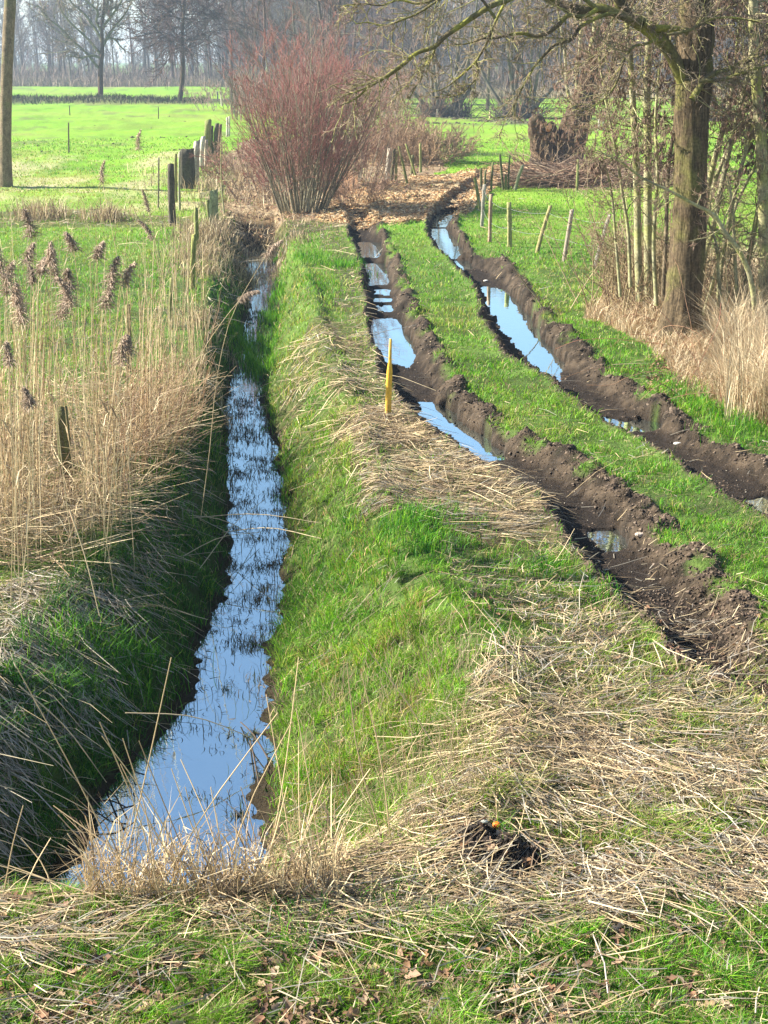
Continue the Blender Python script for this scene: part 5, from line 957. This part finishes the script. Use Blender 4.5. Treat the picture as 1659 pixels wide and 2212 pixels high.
# ------------------------------------------------------------------ wood behind: prototypes copied as single trees
def wood_tree(name, label, hh, kind, seed, loc, group):
    global rng
    keep_ = rng; rng = np.random.default_rng(seed)
    th = thing(name, label, 'tree', (0, 0, 0), group)
    base = np.array([[0, 0, -.2]]); pts, rad = grow(base, np.array([[.03*rng.normal(), .03*rng.normal(), 1.]]), np.array([hh]), np.array([.17+.1*rng.random()]), 12, .035, .02, .2)
    col = {0: K(.11, .09, .07), 1: K(.15, .13, .095), 2: K(.12, .08, .065), 3: K(.5, .48, .44)}[kind]
    g = Geo(); g.tubes(pts, rad, 7, col); g.build('trunk', M_FAR, th)
    g = Geo(); tc = {0: K(.13, .10, .085), 1: K(.15, .12, .09), 2: K(.17, .10, .085), 3: K(.28, .22, .2)}[kind]
    spec = [(34, .18, 1, .75 if kind != 2 else 1.0, .26 if kind != 2 else .2, .4, .06, 6, 3, .045), (8, .15, 1, .6, .48, .6, .03, 5, 3, .03), (5, .1, 1, .6, .5, .7, .02, 4, 3, .026)]
    twig_levels(g, pts, np.minimum(rad, .14), spec, [tc*.9, tc, tc*1.1], .14); g.build('crown', M_FAR, th)
    rng = keep_; th.location = loc; return th
protos = [wood_tree('wood_tree', 'x', 19+2*(k % 3), [0, 1, 2, 0, 1, 2, 0][k], 50+k, (0, 0, 0), 'x') for k in range(7)]
def copy_tree(root, loc, rz, s, label, group):
    r = root.copy(); C.objects.link(r); r.location = loc; r.rotation_euler = (0, 0, rz); r.scale = (s, s, s); r['label'] = label; r['group'] = group
    for ch in root.children:
        c = ch.copy(); C.objects.link(c); c.parent = r
    return r
LW, RW, MW = 'bare grey tree of the hazy wood behind the left field', 'bare grey brown tree of the dark wood behind the right pasture', 'bare tree of the wood rising behind the red twigged shrub'
rs = random.Random(5); cnt = 0; first = [True]*7
def place(px, Y, pk, s):
    global cnt
    X = (px-CX)/F*(Y*ct+H*st); loc = (X, Y, 0.0)
    lab, grp = (LW, 'trees of the wood behind the left field') if px < 480 else ((MW, 'trees behind the red twigged shrub') if px < 800 else (RW, 'trees of the wood behind the right pasture'))
    p = protos[pk]
    if first[pk]: first[pk] = False; p.location = loc; p.scale = (s, s, s); p['label'] = lab; p['group'] = grp
    else: copy_tree(p, loc, rs.uniform(0, 6.28), s, lab, grp)
    cnt += 1
for k in range(46): place(-60+rs.uniform(0, 1)*560, rs.uniform(232, 330), rs.choice([0, 1, 3, 4, 6, 2]), rs.uniform(.8, 1.15))
for k in range(40): place(500+rs.uniform(0, 1)*330, rs.uniform(120, 260), rs.choice([0, 1, 2, 5, 3]), rs.uniform(.65, 1.0))
for k in range(95): place(800+rs.uniform(0, 1)*960, rs.uniform(165, 260), rs.choice([0, 1, 2, 5, 3, 6]), rs.uniform(.75, 1.05))
# far wood mass: trunks and brush beyond telling apart
fw = Geo()
N = 2600; px = -250+2160*rng.random(N); Yf = 270+150*rng.random(N); Yf = np.where(px < 480, Yf+60, Yf); Xf = (px-CX)/F*(Yf*ct+H*st)
d = np.stack([.05*rng.normal(size=N), .05*rng.normal(size=N), np.ones(N)], 1); pts, rad = grow(np.stack([Xf, Yf, 0*Xf], 1), d, np.where(px < 480, 5+4*rng.random(N), 13+9*rng.random(N)), .09+.08*rng.random(N), 5, .04, .02, .4)
kk = (px > 480) | (rng.random(N) < .33); pts, rad = pts[kk], rad[kk]
fw.tubes(pts, rad, 4, pick([(.10, .085, .07), (.15, .12, .10)], len(pts)))
twig_levels(fw, pts, np.minimum(rad, .08), [(16, .08, 1, .8, .25, .6, .05, 4, 3, .05), (4, .1, 1, .6, .5, .7, .02, 3, 3, .04)], [K(.13, .10, .09), K(.15, .11, .10)], .14)
o = fw.build('woods', M_FAR); tag(o, 'distant bare woodland reading as one grey mass', 'woods', kind='stuff')
# undergrowth along the wood edges and the low bank
ug = Geo()
def brushy(N, px0, px1, Y0, Y1, h0, h1, cols, w_=.05, n=4):
    px = px0+(px1-px0)*rng.random(N); Yf = Y0+(Y1-Y0)*rng.random(N); Xf = (px-CX)/F*(Yf*ct+H*st); c = pick(cols, N)
    ug.blades(np.stack([Xf, Yf, terrain(Xf, Yf)], 1), h0+(h1-h0)*rng.random(N), np.maximum(w_, wpx(Yf)*.5), rng.random(N)*6.28, .1+.5*rng.random(N), c, c)
brushy(9000, -150, 520, 225, 245, .5, 2.0, [(.32, .25, .18), (.26, .19, .15), (.22, .17, .14)])
brushy(6000, -150, 520, 236, 300, 1, 4.5, [(.26, .19, .15), (.22, .17, .14)])
brushy(14000, 840, 1800, 160, 185, .4, 1.5, [(.42, .33, .22), (.34, .26, .18)])
brushy(10000, 780, 1800, 175, 250, 1, 5.0, [(.22, .17, .14), (.26, .2, .15), (.2, .15, .13)])
brushy(5000, 500, 860, 100, 200, 1, 4.5, [(.24, .18, .14), (.27, .19, .15)], w_=.03)
px = -100+570*rng.random(4000); X = (px-CX)/F*142; Y = 141+6*fbm(X, X*0, 20, 2)+2.0*rng.normal(size=4000); c = pick([(.10, .10, .05), (.07, .08, .04), (.16, .13, .08), (.08, .12, .03)], 4000)
ug.blades(np.stack([X, Y, terrain(X, Y)], 1), .25+.45*rng.random(4000), .07, rng.random(4000)*6.28, .2+.5*rng.random(4000), c, c)
o = ug.build('undergrowth', M_FAR); tag(o, 'brown undergrowth along the wood edges and far bank', 'undergrowth', kind='stuff')
# ------------------------------------------------------------------ haze
def box(name, x0, x1, y0, y1, z0, z1, mat):
    V = [(x, y, z) for x in (x0, x1) for y in (y0, y1) for z in (z0, z1)]
    f = [[0, 1, 3, 2], [4, 6, 7, 5], [0, 4, 5, 1], [2, 3, 7, 6], [0, 2, 6, 4], [1, 5, 7, 3]]
    return make_mesh(name, V, [f], None, mat)
m = bpy.data.materials.new('haze_air'); m.use_nodes = True; nt = m.node_tree; nt.nodes.clear()
pv = nt.nodes.new('ShaderNodeVolumePrincipled'); pv.inputs['Color'].default_value = (.62, .80, 1, 1); pv.inputs['Density'].default_value = .00075; pv.inputs['Anisotropy'].default_value = .3
nt.links.new(pv.outputs[0], nt.nodes.new('ShaderNodeOutputMaterial').inputs['Volume'])
HAZE = True
if HAZE:
    o = box('haze', -860, 860, -12, 1750, -2.2, 34, m); tag(o, 'thin pale blue haze filling the air over the fields', 'haze', kind='stuff')
# ------------------------------------------------------------------ light, camera
w = bpy.data.worlds.new('World'); SC.world = w; w.use_nodes = True; nt = w.node_tree; nt.nodes.clear()
sk = nt.nodes.new('ShaderNodeTexSky'); sk.sky_type = 'NISHITA'; sk.sun_disc = False; sk.sun_elevation = R_(SUN_EL)
sx, sy = -math.cos(R_(SUN_BACK)), -math.sin(R_(SUN_BACK)); sk.sun_rotation = math.atan2(sx, sy) % (2*math.pi); sk.air_density = 1.0; sk.dust_density = .3; sk.ozone_density = 1.2
bg = nt.nodes.new('ShaderNodeBackground'); bg.inputs['Strength'].default_value = .066; ow = nt.nodes.new('ShaderNodeOutputWorld'); nt.links.new(sk.outputs[0], bg.inputs[0]); nt.links.new(bg.outputs[0], ow.inputs[0])
ld = bpy.data.lights.new('sun', 'SUN'); ld.energy = 5.0; ld.angle = R_(.5); ld.color = (1, .94, .82); lo = bpy.data.objects.new('sun', ld); C.objects.link(lo)
from mathutils import Vector
sv = Vector((sx*math.cos(R_(SUN_EL)), sy*math.cos(R_(SUN_EL)), math.sin(R_(SUN_EL)))); lo.rotation_euler = sv.to_track_quat('Z', 'Y').to_euler(); lo.location = (0, 0, 30)
cd = bpy.data.cameras.new('camera'); co = bpy.data.objects.new('camera', cd); C.objects.link(co); SC.camera = co
cd.sensor_fit = 'VERTICAL'; cd.sensor_height = 36; cd.lens = F/2212*36; cd.clip_end = 4000; co.location = (0, 0, H); co.rotation_euler = (math.pi/2-TH, 0, 0)
SC.view_settings.view_transform = 'Standard'; SC.view_settings.look = 'None'; SC.view_settings.exposure = 1.68
SC.render.resolution_x = 768; SC.render.resolution_y = 1024
cy = SC.cycles; cy.max_bounces = 6; cy.diffuse_bounces = 2; cy.glossy_bounces = 3; cy.transmission_bounces = 3; cy.volume_bounces = 0; cy.transparent_max_bounces = 4; cy.volume_step_rate = 4; cy.use_denoising = True
print('TRIS', sum(len(o.data.polygons) for o in SC.objects if o.type == 'MESH'), 'wood trees', cnt)
